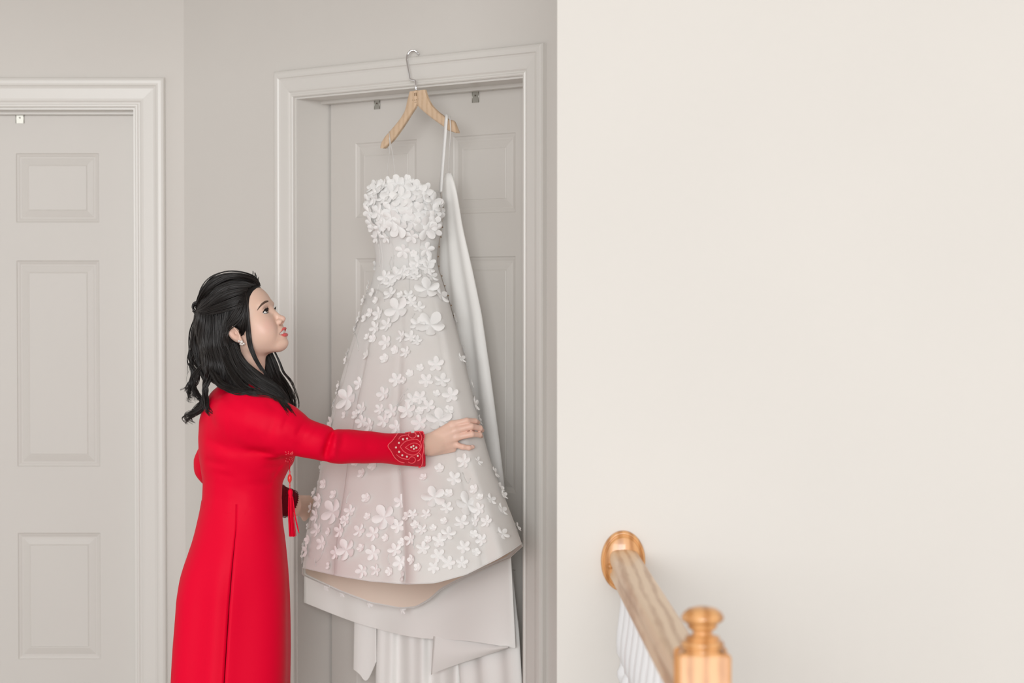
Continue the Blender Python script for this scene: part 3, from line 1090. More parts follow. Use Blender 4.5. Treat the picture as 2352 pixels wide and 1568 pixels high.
# ------------------------------------------------------------------ implicit-surface toolkit
class Field:
    """signed distance samples on a rectilinear grid, turned into a mesh with surface nets"""
    def __init__(s, xs, ys, zs):
        s.ax = [np.asarray(a, np.float32) for a in (xs, ys, zs)]
        s.F = np.full([len(a) for a in s.ax], 1.0, np.float32)

    def sub(s, lo, hi):
        sl = tuple(slice(max(0, int(np.searchsorted(a, l)) - 1), int(np.searchsorted(a, h)) + 1) for a, l, h in zip(s.ax, lo, hi))
        g = np.meshgrid(*[a[q] for a, q in zip(s.ax, sl)], indexing='ij', sparse=True)
        return sl, g

    def add(s, fn, lo, hi, k=0.0, mode='union'):
        sl, g = s.sub(np.asarray(lo) - k - .004, np.asarray(hi) + k + .004)
        if 0 in s.F[sl].shape:
            return
        d = fn(*g).astype(np.float32)
        a = s.F[sl]
        if mode == 'sub':
            d = -d
            if k > 0:
                h = np.maximum(k - np.abs(a - d), 0) / k
                s.F[sl] = np.maximum(a, d) + h * h * k * .25
            else:
                s.F[sl] = np.maximum(a, d)
        else:
            if k > 0:
                h = np.maximum(k - np.abs(a - d), 0) / k
                s.F[sl] = np.minimum(a, d) - h * h * k * .25
            else:
                s.F[sl] = np.minimum(a, d)

    def cone(s, a, b, ra, rb, k=0.0, mode='union', flat=None):
        a = np.asarray(a, float); b = np.asarray(b, float)
        ba = b - a; L2 = float(ba @ ba) + 1e-12

        def fn(x, y, z):
            px, py, pz = x - a[0], y - a[1], z - a[2]
            t = np.clip((px * ba[0] + py * ba[1] + pz * ba[2]) / L2, 0, 1)
            dx, dy, dz = px - t * ba[0], py - t * ba[1], pz - t * ba[2]
            return np.sqrt(dx * dx + dy * dy + dz * dz) - (ra + (rb - ra) * t)
        r = max(ra, rb)
        s.add(fn, np.minimum(a, b) - r, np.maximum(a, b) + r, k, mode)

    def ell(s, c, r, k=0.0, mode='union', Rm=None):
        c = np.asarray(c, float); r = np.asarray(r, float)
        Rm = np.eye(3) if Rm is None else Rm          # columns: local axes in world

        def fn(x, y, z):
            px, py, pz = x - c[0], y - c[1], z - c[2]
            q = [px * Rm[0, i] + py * Rm[1, i] + pz * Rm[2, i] for i in range(3)]
            k0 = np.sqrt(sum((q[i] / r[i]) ** 2 for i in range(3)))
            k1 = np.sqrt(sum((q[i] / r[i] ** 2) ** 2 for i in range(3))) + 1e-9
            return k0 * (k0 - 1.0) / k1
        ext = np.sqrt(((Rm * r) ** 2).sum(1))
        s.add(fn, c - ext, c + ext, k, mode)

    def mesh(s):
        F_ = s.F
        ins = F_ < 0
        nx, ny, nz = F_.shape
        cnt = np.zeros((nx - 1, ny - 1, nz - 1), np.int8)
        for i in (0, 1):
            for j in (0, 1):
                for k in (0, 1):
                    cnt += ins[i:nx - 1 + i, j:ny - 1 + j, k:nz - 1 + k]
        act = (cnt > 0) & (cnt < 8)
        I, J, K = np.nonzero(act)
        idx = np.full(act.shape, -1, np.int32)
        idx[I, J, K] = np.arange(len(I))
        acc = np.zeros((len(I), 3)); num = np.zeros(len(I))
        X = [a.astype(np.float64) for a in s.ax]
        corners = [(i, j, k) for i in (0, 1) for j in (0, 1) for k in (0, 1)]
        for a in corners:
            for ax in range(3):
                if a[ax] == 1:
                    continue
                b = list(a); b[ax] = 1
                fa = F_[I + a[0], J + a[1], K + a[2]].astype(np.float64); fb = F_[I + b[0], J + b[1], K + b[2]].astype(np.float64)
                cr = (fa < 0) != (fb < 0)
                t = np.where(cr, fa / np.where(cr, fa - fb, 1), 0)
                for q in range(3):
                    base = X[q][(I, J, K)[q] + a[q]]
                    if q == ax:
                        nxt = X[q][(I, J, K)[q] + 1]
                        base = base + t * (nxt - base)
                    acc[:, q] += np.where(cr, base, 0)
                num += cr
        v = acc / num[:, None]
        faces = []
        for ax in range(3):
            sl0 = [slice(None)] * 3; sl1 = [slice(None)] * 3
            sl0[ax] = slice(0, -1); sl1[ax] = slice(1, None)
            cr = ins[tuple(sl0)] != ins[tuple(sl1)]
            o1, o2 = [q for q in range(3) if q != ax]
            i = np.array(np.nonzero(cr))
            ok = (i[o1] > 0) & (i[o1] < F_.shape[o1] - 1) & (i[o2] > 0) & (i[o2] < F_.shape[o2] - 1)
            i = i[:, ok]
            def cell(d1, d2):
                c = i.copy(); c[o1] -= d1; c[o2] -= d2
                return idx[c[0], c[1], c[2]]
            q = np.stack([cell(1, 1), cell(0, 1), cell(0, 0), cell(1, 0)], 1)
            flip = ins[i[0], i[1], i[2]]
            if ax == 1:
                flip = ~flip
            q[~flip] = q[~flip][:, ::-1]
            faces.append(q)
        return v, np.vstack(faces)


def axis(lo, hi, coarse, fine=()):
    """samples from lo to hi at the coarse pitch, finer inside the given ranges"""
    out = [lo]
    while out[-1] < hi:
        x = out[-1]
        st = coarse
        for a, b, h in fine:
            if a - 1e-9 <= x < b:
                st = h
            elif x < a:
                st = min(st, max(h, (a - x) * .5, h)) if (a - x) < 4 * coarse else st
            elif x >= b and (x - b) < 3 * coarse:
                st = min(st, max(h, (x - b) * .6 + h))
        out.append(x + st)
    return np.array(out)


def np_mesh(name, v, f, mtl, parent=None, smooth=True):
    me = bpy.data.meshes.new(name)
    f = np.asarray(f, np.int32)
    me.vertices.add(len(v)); me.vertices.foreach_set('co', np.asarray(v, np.float32).ravel())
    n, k = f.shape
    me.loops.add(n * k); me.loops.foreach_set('vertex_index', f.ravel())
    me.polygons.add(n)
    me.polygons.foreach_set('loop_start', np.arange(n, dtype=np.int32) * k)
    me.polygons.foreach_set('loop_total', np.full(n, k, np.int32))
    if smooth:
        me.polygons.foreach_set('use_smooth', np.ones(n, bool))
    for m_ in (mtl if isinstance(mtl, list) else [mtl]):
        me.materials.append(m_)
    me.update(calc_edges=True)
    o = bpy.data.objects.new(name, me)
    return link(o, parent)


def relax(v, f, it=1, w=.5):
    """a little Laplacian smoothing over quads"""
    v = v.copy()
    for _ in range(it):
        acc = np.zeros_like(v); n = np.zeros(len(v))
        for a in range(4):
            i, j = f[:, a], f[:, (a + 1) % 4]
            for q in range(3):
                acc[:, q] += np.bincount(i, v[j, q], len(v)) + np.bincount(j, v[i, q], len(v))
            n += np.bincount(i, minlength=len(v)) + np.bincount(j, minlength=len(v))
        v += w * (acc / np.maximum(n, 1)[:, None] - v)
    return v


# ------------------------------------------------------------------ the woman: pose
YT = 6.00                                       # distance of her spine
person = empty('person')
tag(person, 'woman in a long red silk tunic looking up and reaching for the white gown', 'person')

# head frame: x forward, y to her left, z up; chin lifted, face turned slightly to the viewer
ALPHA, BETA, GAMMA = math.radians(27), math.radians(12), math.radians(0)
Rp = np.array([[math.cos(ALPHA), 0, -math.sin(ALPHA)], [0, 1, 0], [math.sin(ALPHA), 0, math.cos(ALPHA)]])
Ry_ = np.array([[math.cos(BETA), math.sin(BETA), 0], [-math.sin(BETA), math.cos(BETA), 0], [0, 0, 1]])
HR = Ry_ @ Rp
HS = 1.0
HO = at(567.5, 760.5, YT)


def hd(x, y, z):
    return HO + HR @ (V3(x, y, z) * HS)


def to_head(p):
    return ((np.asarray(p) - HO) @ HR) / HS


class Body(Field):
    def hell(s, c, r, k=0.0, mode='union', rot=None):
        Rm = HR if rot is None else HR @ rot
        s.ell(hd(*c), np.asarray(r) * HS, k, mode, Rm)

    def hcone(s, a, b, ra, rb, k=0.0, mode='union'):
        s.cone(hd(*a), hd(*b), ra * HS, rb * HS, k, mode)


def rotz(a):
    a = math.radians(a); return np.array([[math.cos(a), -math.sin(a), 0], [math.sin(a), math.cos(a), 0], [0, 0, 1]])


def roty(a):
    a = math.radians(a); return np.array([[math.cos(a), 0, math.sin(a)], [0, 1, 0], [-math.sin(a), 0, math.cos(a)]])


def rotx(a):
    a = math.radians(a); return np.array([[1, 0, 0], [0, math.cos(a), -math.sin(a)], [0, math.sin(a), math.cos(a)]])


# arm joints (pixel, distance)
SH = at(552, 948, YT - .135); EL = at(752, 1024, YT - .125); WR = at(985, 1020, YT + .046)
SHL = at(545, 950, YT + .145); ELL = at(486, 1078, YT + .235); WRL = at(674, 1159, YT + .42)
fine_h = .00125
bx = axis(-.96, .0, .010, [(HO[0] - .075, HO[0] + .135, fine_h), (-.245, -.062, .0013)])
by_ = axis(YT - .26, YT + .72, .010, [(HO[1] - .095, HO[1] + .085, .0016), (YT - .0 + .0, YT + .135, .0015)])
bz = axis(-.005, HO[2] + .16, .014, [(1.02, 1.125, .0013), (HO[2] - .125, HO[2] + .11, fine_h)])
B = Body(bx, by_, bz)

# torso, hips and legs beneath the clothes
def zc(px, py, dy=0.0):
    return at(px, py, YT + dy)


B.ell(zc(560, 1010), (.080, .120, .15), 0)
B.ell(zc(556, 1130), (.072, .098, .12), .04)
B.ell(zc(542, 1290), (.085, .118, .12), .04)
for s_ in (-1, 1):
    hip = zc(540, 1340, s_ * .060)
    knee = V3(hip[0] + .01, hip[1] + s_ * .005, .42); ank = V3(hip[0] - .01, hip[1] + s_ * .005, .075)
    B.cone(hip, knee, .062, .046, .03)
    B.cone(knee, ank, .050, .034, .02)
    B.ell(knee + V3(-.012, 0, -.11), (.044, .044, .10), .03)
    B.cone(ank + V3(-.02, 0, -.045), V3(ank[0] + .13, ank[1], .026), .030, .022, .03)
B.cone(zc(556, 945, -.11), zc(556, 945, .11), .038, .038, .04)
# arms
B.cone(SH, EL, .036, .024, .03)
B.cone(EL, WR, .024, .0235, .01)
B.cone(SHL, ELL, .040, .034, .04)
B.cone(ELL, WRL, .031, .0225, .02)
# neck
nb = zc(553, 905); nm = at(563, 838, YT)
B.cone(nb, nm, .050, .0455, .03)
B.cone(nm, hd(-.020, 0, -.030), .0455, .052, .03)

# head
B.hell((-.008, 0, .048), (.092, .0735, .083), .02)
B.hell((.042, 0, .052), (.0505, .060, .056), .02)               # forehead
B.hell((.036, 0, -.012), (.050, .0555, .062), .028)               # face
for s_ in (-1, 1):
    B.hcone((.006, s_ * .0445, -.040), (.060, s_ * .0140, -.0700), .0150, .0145, .028)      # jaw
    B.hell((.0490, s_ * .0375, -.015), (.0240, .0215, .028), .034)         # cheek
    B.hell((.0560, s_ * .034, -.032), (.018, .015, .020), .030)             # smiling cheek
    B.hell((.078, s_ * .026, .0365), (.012, .019, .0075), .014)            # brow ridge
B.hell((.0730, 0, -.0715), (.0150, .0160, .0138), .016)          # chin
B.hell((.0600, 0, -.047), (.0265, .0280, .024), .013)            # mouth barrel
# eye sockets
for s_ in (-1, 1):
    B.hell((.0945, s_ * .0325, .0185), (.0140, .0170, .0100), .012, 'sub')
# nose
B.hcone((.0815, 0, .0245), (.0985, 0, -.0105), .0058, .0066, .012)
B.hell((.1020, 0, -.0155), (.0088, .0084, .0078), .007)
for s_ in (-1, 1):
    B.hell((.0925, s_ * .0105, -.0195), (.0092, .0062, .0070), .005)
    B.hell((.0965, s_ * .0052, -.0245), (.0042, .0026, .0030), .002, 'sub')
# eyes: lids over the eyeball
EYE = {s_: V3(.0712, s_ * .0305, .0180) for s_ in (-1, 1)}
SLIT = lambda s_: V3(.0828, s_ * .0345, .0178)
SW, SHH = .0148, .0053
for s_ in (-1, 1):
    B.hell(tuple(EYE[s_]), (.0134, .0142, .0132), .006)
    rot = rotz(s_ * 25) @ rotx(-s_ * 5)
    B.hell(tuple(SLIT(s_)), (.0080, SW, SHH), .0010, 'sub', rot)
    B.hell((.0855, s_ * .0318, .0266), (.0030, .0150, .0012), .0022, 'sub', rot)   # lid crease
# lips (parted in a smile)
def loc_of(px, py, y, dY=-.02):
    """head coordinates of the point at lateral offset y seen at (px, py)"""
    for _ in range(3):
        w = at(px, py, YT + dY) - HO
        A = np.array([[HR[0, 0], HR[0, 2]], [HR[2, 0], HR[2, 2]]])
        x, z = np.linalg.solve(A, [w[0] - HR[0, 1] * y, w[2] - HR[2, 1] * y])
        dY = (HR @ V3(x, y, z))[1] + HO[1] - YT
    return x, z


UP = [(636.5, 768.5, .0262, .0010), (641.5, 764.2, .0215, .0016), (647.5, 758.8, .0150, .0021), (653.0, 753.8, .0080, .0025), (655.4, 752.2, .0025, .0025)]
LO = [(636.8, 769.8, .0262, .0010), (642.5, 770.0, .0212, .0022), (649.5, 769.6, .0145, .0034), (656.2, 767.6, .0080, .0042), (658.0, 766.8, .0025, .0043)]
def lip_pts(tab, s_):
    out = []
    for px, py, y, r in tab:
        x, z = loc_of(px, py, -y)             # the near side is on her right
        out.append((V3(x - r * .8, s_ * y, z), r))
    return out
lips = []
for s_ in (-1, 1):
    for tab in (UP, LO):
        q = lip_pts(tab, s_)
        for (a, ra), (b, rb) in zip(q[:-1], q[1:]):   # flesh behind the lips
            B.hcone(a + V3(-.0150, 0, 0), b + V3(-.0150, 0, 0), .0118, .0118, .006)
for s_ in (-1, 1):                             # parted opening
    qu, ql = lip_pts(UP, s_), lip_pts(LO, s_)
    mids = [((a + b) / 2, max(.0006, (a[2] - b[2]) / 2 - .25 * (ra + rb) * .6)) for (a, ra), (b, rb) in zip(qu, ql)]
    for (a, ra), (b, rb) in zip(mids[:-1], mids[1:]):
        B.hcone(a + V3(.001, 0, 0), b + V3(.001, 0, 0), ra, rb, .001, 'sub')
    if s_ == 1:
        c, r = mids[-1]
        B.hcone(c + V3(.001, 0, 0), c * V3(1, -1, 1) + V3(.001, 0, 0), r, r, .001, 'sub')
def lipseg(a, b, ra, rb):
    lips.append((a, b, ra, rb)); B.hcone(a, b, ra, rb, .0016)
for s_ in (-1, 1):
    for tab in (UP, LO):
        q = lip_pts(tab, s_)
        for (a, ra), (b, rb) in zip(q[:-1], q[1:]):
            lipseg(a, b, ra, rb)
        if s_ == 1:
            a, ra = q[-1]
            lipseg(a, a * V3(1, -1, 1), ra * .94, ra * .94)
B.hell((.0975, 0, -.0315), (.004, .0025, .005), .003, 'sub')     # philtrum
# ears
for s_ in (-1, 1):
    er = roty(-14) @ rotz(s_ * 22)
    B.hell((-.013, s_ * .0745, .002), (.0165, .0055, .0295), .004, rot=er)
    B.hell((-.011, s_ * .0795, .004), (.0105, .0045, .0200), .003, 'sub', rot=er)
    B.hell((-.006, s_ * .0755, -.001), (.0045, .0045, .0055), .003, rot=er)
    B.hell((-.005, s_ * .0730, -.0245), (.0070, .0042, .0075), .005, rot=er)

# near hand (right): back of the hand to the viewer, fingers closing on the edge of the gown
def hand_pts(rows):
    return [[at(*q[:3]) for q in r] for r in rows]


YH = YT + .052
mcp = [at(1038, 974, YH + .010), at(1046, 988, YH + .004), at(1048, 1004, YH + .006), at(1043, 1020, YH + .014)]
heel = at(1000, 1022, YH + .004)
pal = []
for i, m_ in enumerate(mcp):
    st = WR + V3(0, 0, .014 - .010 * i)
    B.cone(st, m_, .0135, .0092 if i < 3 else .0085, .012)
B.cone(at(992, 1036, YH + .014), at(1040, 1030, YH + .024), .013, .010, .012)
B.cone(WR - (WR - EL) / np.linalg.norm(WR - EL) * .03, at(1000, 1020, YH + .002), .0225, .0205, .012)
FR = [
    # joints of index, middle, ring, little finger
    ([mcp[0], at(1072, 966, YH + .010), at(1091, 967, YH + .032), at(1098, 970, YH + .056)], (.0092, .0082, .0074, .0062)),
    ([mcp[1], at(1082, 979, YH + .006), at(1102, 983, YH + .030), at(1107, 988, YH + .054)], (.0094, .0086, .0078, .0064)),
    ([mcp[2], at(1083, 997, YH + .006), at(1101, 998, YH + .030), at(1105, 1001, YH + .054)], (.0092, .0082, .0074, .0062)),
    ([mcp[3], at(1063, 1026, YH + .006), at(1077, 1028, YH + .010), at(1086, 1026, YH + .018)], (.0080, .0072, .0066, .0056)),
]
for joints, rad in FR:
    fld = joints
    for a in range(3):
        B.cone(fld[a], fld[a + 1], rad[a], rad[a + 1], .0035 if a else .006)
# thumb behind the cloth edge
tb = [at(1008, 1000, YH + .010), at(1038, 990, YH + .026), at(1066, 986, YH + .032), at(1084, 988, YH + .034)]
for a in range(3):
    B.cone(tb[a], tb[a + 1], (.014, .0105, .0092)[a], (.0105, .0092, .0075)[a], .005)
# far hand (left), half hidden behind the gown
hl = [at(711, 1146, YT + .54), at(713, 1158, YT + .545), at(712, 1169, YT + .55), at(709, 1180, YT + .55)]
for i, m_ in enumerate(hl):
    B.cone(WRL + V3(0, 0, .012 - .009 * i), m_, .016, .011, .012)
    j1 = m_ + V3(.014, .034, -.004); j2 = j1 + V3(.008, .022, -.008); j3 = j2 + V3(-.004, .016, -.008)
    for a, b, r1, r2 in ((m_, j1, .0092, .0082), (j1, j2, .0082, .0074), (j2, j3, .0074, .006)):
        B.cone(a, b, r1, r2, .004)
tl = [at(694, 1172, YT + .49), at(699, 1186, YT + .53), at(700, 1192, YT + .56)]
B.cone(tl[0], tl[1], .013, .0105, .008); B.cone(tl[1], tl[2], .0105, .008, .004)

bv, bf = B.mesh()
bv = relax(bv, bf, 1, .4)
body = np_mesh('body', bv, bf, M['skin'], person)
# surface colour: lips, blush, ear and finger warmth (pigment only)
L = to_head(bv)
base = np.array([.86, .595, .475])
colr = np.tile(base, (len(bv), 1))
def gauss(c, r):
    d = (L - np.array(c)) / np.array(r)
    return np.exp(-(d * d).sum(1))[:, None]
def mixin(w, c):
    global colr
    colr = colr * (1 - w) + np.array(c) * w
for s_ in (-1, 1):
    mixin(.55 * gauss((.062, s_ * .045, -.020), (.03, .022, .020)), (.84, .47, .42))
    mixin(.40 * gauss((-.01, s_ * .075, 0), (.02, .02, .03)), (.82, .44, .36))
    mixin(.30 * gauss((.080, s_ * .033, .026), (.02, .017, .010)), (.66, .42, .35))
mixin(.30 * gauss((.105, 0, -.016), (.012, .014, .012)), (.83, .50, .43))
dl = np.full(len(bv), 1.0)
near = np.abs(L[:, 1]) < .03
near &= (L[:, 0] > .055) & (np.abs(L[:, 2] + .047) < .03)
for a, b, ra, rb in lips:
    ba = b - a
    t = np.clip(((L[near] - a) @ ba) / (ba @ ba), 0, 1)
    d = np.linalg.norm(L[near] - a - t[:, None] * ba, axis=1) - (ra + (rb - ra) * t)
    dl[near] = np.minimum(dl[near], d)
mixin(np.clip((.0012 - dl) / .0008, 0, 1)[:, None], (.76, .13, .13))
hw_ = np.clip((bv[:, 0] + .20) / .08, 0, 1)[:, None] * (bv[:, 2] < 1.2)[:, None]
mixin(.35 * hw_, (.84, .50, .43))
ca_ = body.data.color_attributes.new('tint', 'FLOAT_COLOR', 'POINT')
ca_.data.foreach_set('color', np.hstack([colr, np.ones((len(bv), 1))]).astype(np.float32).ravel())
BBVH = BVHTree.FromPolygons([Vector(p) for p in bv], [tuple(q) for q in bf.tolist()])


def hit(bvh, px, py):
    d = Vector(ray(px, py)).normalized()
    h = bvh.ray_cast(Vector(CAM), d, 20)
    if h[0] is None:
        return None, None
    return np.array(h[0]), np.array(h[1])


# eyeballs: white, iris and pupil as rings about the line of sight
def eyeball(s_):
    e = hd(*EYE[s_])
    g = HR @ V3(.93, -.16, .16); g /= np.linalg.norm(g)
    q = np.array(Vector(g).to_track_quat('Z', 'Y').to_matrix())
    r = .0122
    v, f, mi = [], [], []
    th = [0, .12, .22, .30, .38, .46, .50, .56, .7, .9, 1.2, 1.6, 2.1, 2.6, math.pi]
    n = 28
    for t in th:
        rr = r * (1.03 if t < .47 else 1)
        for j in range(n):
            a = 2 * math.pi * j / n
            v.append(e + q @ V3(rr * math.sin(t) * math.cos(a), rr * math.sin(t) * math.sin(a), rr * math.cos(t)))
    for i in range(len(th) - 1):
        for j in range(n):
            f.append((i * n + j, (i + 1) * n + j, (i + 1) * n + (j + 1) % n, i * n + (j + 1) % n))
            mi.append(2 if th[i + 1] < .24 else 1 if th[i + 1] < .52 else 0)
    o = mesh_obj('eye', v, f, [M['sclera'], M['iris'], M['lash']], person)
    o.data.polygons.foreach_set('material_index', mi)
    return o


for s_ in (-1, 1):
    eyeball(s_)
# teeth
m = MB()
rows = []
qu, ql = lip_pts(UP, 1), lip_pts(LO, 1)
ys_ = [p[0][1] for p in qu][::-1]
for f_ in (-.25, .1, .4, .68, .78):
    r = []
    for k in np.linspace(-1, 1, 41):
        y = abs(k) * .0250
        u_ = [np.interp(y, ys_, [p[0][c] for p in qu][::-1]) for c in (0, 2)]
        l_ = [np.interp(y, ys_, [p[0][c] for p in ql][::-1]) for c in (0, 2)]
        scal = .0004 * abs(math.sin((k * 4.5 + .5) * math.pi))
        ff = f_ - (.10 * abs(math.cos(k * 4.5 * math.pi)) if f_ > .7 else 0)
        x = u_[0] + (l_[0] - u_[0]) * max(0, ff) - .0030 - scal - (.0012 if f_ > .7 else 0)
        r.append(hd(x, math.copysign(y, k) * .97, u_[1] + (l_[1] - u_[1]) * ff))
    rows.append(r)
m.grid(rows)
te = m.build('teeth', M['teeth'], person)


def skin_ribbon(px_path, widths, lift, name, mtl, n=16, bvh=None):
    """a soft strip lying on the skin along an image path"""
    rows = []
    ps = crom(px_path, n)
    ws = np.interp(np.linspace(0, 1, n), np.linspace(0, 1, len(widths)), widths)
    prev = None
    for i in range(n):
        d = ps[min(i + 1, n - 1)] - ps[max(i - 1, 0)]
        d = d / (np.linalg.norm(d) + 1e-9)
        nn = V3(-d[1], d[0])
        r = []
        for k in (-1, -.5, 0, .5, 1):
            p, nr = hit(bvh or BBVH, *(ps[i] + nn * ws[i] * .5 * k))
            if p is None or (prev is not None and abs(p[1] - prev[1]) > .03):
                p = prev if prev is not None else at(*ps[i], YT - .06)
                nr = V3(0, -1, 0)
            prev = p
            r.append(p + nr * lift * (1.0 - .55 * abs(k)) + V3(0, -.0003, 0))
        rows.append(r)
    mm = MB(); mm.grid(rows)
    return mm.build(name, mtl, person)


skin_ribbon([(616, 691.5), (610, 693), (602.5, 698), (596, 705), (590.5, 713)], [3.0, 5.0, 4.6, 3.2, .8], .0008, 'eyebrow', M['brow'])
m = MB()                                        # far eyebrow, seen edge-on over the bridge
fb = [hd(.0905, .012, .0385), hd(.0885, .024, .0425), hd(.0800, .036, .0420), hd(.070, .044, .037)]
m.tube(crom(fb, 10), [.0018, .0024, .0024, .0022, .002, .002, .0016, .0014, .001, .0006], 6)
m.build('eyebrow', M['brow'], person)
for s_ in (-1, 1):                              # lashes along the upper and lower lids
    rot = rotz(s_ * 25) @ rotx(-s_ * 5)
    m = MB(); m2 = MB()
    up, lo = [], []
    for k in np.linspace(-1, 1, 13):
        for sg, out in ((1, up), (-1, lo)):
            loc = SLIT(s_) + rot @ V3(.0, SW * .94 * k, sg * SHH * math.sqrt(max(0, 1 - k * k)))
            d = loc - EYE[s_]
            d = d / np.linalg.norm(d)
            out.append(EYE[s_] + d * .01345)
    m.tube([hd(*p) for p in up], [.0009, .0014, .0018, .0020, .0021, .0021, .0021, .0021, .0021, .0020, .0018, .0015, .0012], 6)
    if s_ == 1:
        pass
    for i in range(1, 13):
        k = -1 + 2 * i / 12.0
        p = up[i]
        outw = V3(.010, s_ * (.004 if s_ * k > 0 else .0), .0058)
        tip = p + outw * (.55 + .35 * (s_ * k > -.2))
        midp = p + outw * .4 + V3(.0008, 0, -.0006)
        m.tube([hd(*p), hd(*midp), hd(*tip)], [.00055, .00042, .0001], 4)
    m.tube([hd(*p) for p in lo], .00045, 5)
    m.build('eyelashes', M['lash'], person)
# earring: three small crystals
m_ = empty('earring')
m_.parent = person
m = MB()
for dx, dy, r in ((0, 0, .0042), (-6, -2, .0032), (5, 4, .0030), (1, 6, .0026), (-3, 5, .0026)):
    p = at(555 + dx, 785 + dy, YT - .0855)
    m.ball(p, r, 8, 5)
bpy.data.objects.remove(m_)
er_ = m.build('earring', M['diamond'], person, smooth=False)
tag(er_, 'small sparkling crystal stud earring'); er_['kind'] = 'stuff'

# nails of the near hand
for (joints, rad) in FR[3:]:
    a, b = joints[2], joints[3]
    d = (b - a) / np.linalg.norm(b - a)
    c = b - d * .002 + V3(0, -.0042, .002)
    m = MB(); q = np.array(Vector(d).to_track_quat('X', 'Z').to_matrix())
    m.ball(c, V3(.0058, .0022, .0042), 10, 6, q); m.build('finger_nail', M['nail'], person)
# ------------------------------------------------------------------ red silk tunic (long, slit at the sides)
# image row, back contour, front contour, half breadth
TT = [(868, 518, 588, .052), (884, 503, 603, .066), (897, 489, 618, .095), (910, 480, 632, .125), (930, 470, 650, .150), (958, 461, 668, .158), (1000, 457.5, 678, .156),
      (1041, 458, 678, .150), (1062, 460, 672, .142), (1084, 463.5, 659, .132), (1106, 465.5, 649, .124), (1131, 465, 646, .120), (1167, 459.5, 646, .124),
      (1200, 452, 647, .131), (1235, 443, 651, .142), (1268, 432, 654, .152), (1294, 423, 656, .158), (1318, 416, 657.5, .161), (1345, 411.5, 658.5, .163),
      (1402, 407, 660, .165), (1492, 400, 661, .168), (1568, 396, 659.5, .172), (1720, 388, 658, .182)]
_tp = np.array([t[0] for t in TT], float)
_tz = np.array([at(545, p, YT)[2] for p in _tp])
YS = np.array([pix(at(545, p, YT))[1] for p in _tp])
SPX = YT / F


def trow(z):
    """centre x, half depth a, half breadth b at height z"""
    p = np.interp(-np.asarray(z), -_tz, _tp)
    Lp, Rp_, b = (smooth_interp(TT, p, i) for i in (1, 2, 3))
    return ((Lp + Rp_) / 2 - 1176) * SPX, (Rp_ - Lp) / 2 * SPX, b


zlo = float(np.interp(1171, _tp, _tz)); zhi = float(_tz[0])
T = Field(axis(-.95, -.20, .0042), axis(YT - .24, YT + .52, .0045), axis(zlo - .03, zhi + .03, .0038))


def torso(x, y, z):
    zz = z
    cx, a, b = trow(zz)
    # the chest is rounder than an ellipse at the back: superellipse
    dx = (x - cx) / a; dy = (y - YT) / b
    k = (np.abs(dx) ** 2.3 + np.abs(dy) ** 2.3) ** (1 / 2.3)
    d = (k - 1) * np.minimum(a, b)
    d = np.maximum(d, zz - (zhi - .0)); d = np.maximum(d, zlo - zz)
    return d


T.add(torso, (-.95, YT - .24, zlo - .02), (-.45, YT + .24, zhi + .02))
# sleeves: near arm (path in pixels, distance, radius)
SL = [(548, 952, -.120, .060), (595, 966, -.128, .058), (640, 984, -.135, .0535), (690, 1003, -.136, .0490), (728, 1013, -.134, .0455), (756, 1021, -.128, .0425), (775, 1025, -.118, .0425),
      (800, 1025, -.104, .0430), (850, 1027, -.072, .0405), (900, 1030, -.030, .0385), (925, 1032, -.008, .0405), (948, 1032, .012, .0425), (968, 1031.5, .028, .0436), (990, 1032, .038, .0446)]
SLp = crom([[*at(p, q, YT + dy), r] for p, q, dy, r in SL], 40)
for i in range(39):
    T.cone(SLp[i][:3], SLp[i + 1][:3], SLp[i][3], SLp[i + 1][3], .035 if i < 8 else .006)
# far sleeve
FS = crom([[*SHL, .058], [*((SHL + ELL) / 2), .052], [*ELL, .044], [*((ELL + WRL) / 2), .040], [*at(663, 1156, YT + .395), .0370]], 24)
for i in range(23):
    T.cone(FS[i][:3], FS[i + 1][:3], FS[i][3], FS[i + 1][3], .03 if i < 5 else .006)
# open the sleeve ends
def cut(p, d, r):
    a = p + d * .0; b = p + d * .03
    def fn(x, y, z):
        t = (x - p[0]) * d[0] + (y - p[1]) * d[1] + (z - p[2]) * d[2]
        return -t
    T.add(fn, p - .075, p + .075, 0, 'sub')
d1 = V3(1, .03, .05); d1 /= np.linalg.norm(d1)
cut(at(976, 1031, YT + .03), d1, .06)
CE = at(976, 1031, YT + .03)
d2 = FS[-1][:3] - FS[-4][:3]; d2 /= np.linalg.norm(d2)
cut(FS[-1][:3] - d2 * .002, d2, .06)
T.cone(CE + d1 * .01, CE - d1 * .03, .0385, .034, 0, 'sub')
T.cone(FS[-1][:3] + d2 * .01, FS[-3][:3], .033, .030, 0, 'sub')
# creases: across the inner elbow, under the arm and at the shoulder
X_, Y_, Z_ = np.meshgrid(*T.ax, indexing='ij', sparse=True)


def crease(p1, p2, depth, wid, dys=-.15):
    """groove along a segment given in pixels, on the side towards the viewer"""
    a = at(*p1, YT + dys); b = at(*p2, YT + dys)
    ba = b - a; L2 = ba @ ba
    sl, (x, y, z) = T.sub(np.minimum(a, b) - .06, np.maximum(a, b) + .06)
    t = np.clip(((x - a[0]) * ba[0] + (z - a[2]) * ba[2]) / (ba[0] ** 2 + ba[2] ** 2), 0, 1)
    dx = x - a[0] - t * ba[0]; dz = z - a[2] - t * ba[2]
    d = np.sqrt(dx * dx + dz * dz)
    w = np.exp(-(d / wid) ** 2) * np.sin(np.pi * np.clip(t * .96 + .02, 0, 1)) ** .7
    T.F[sl] += (depth * w).astype(np.float32)


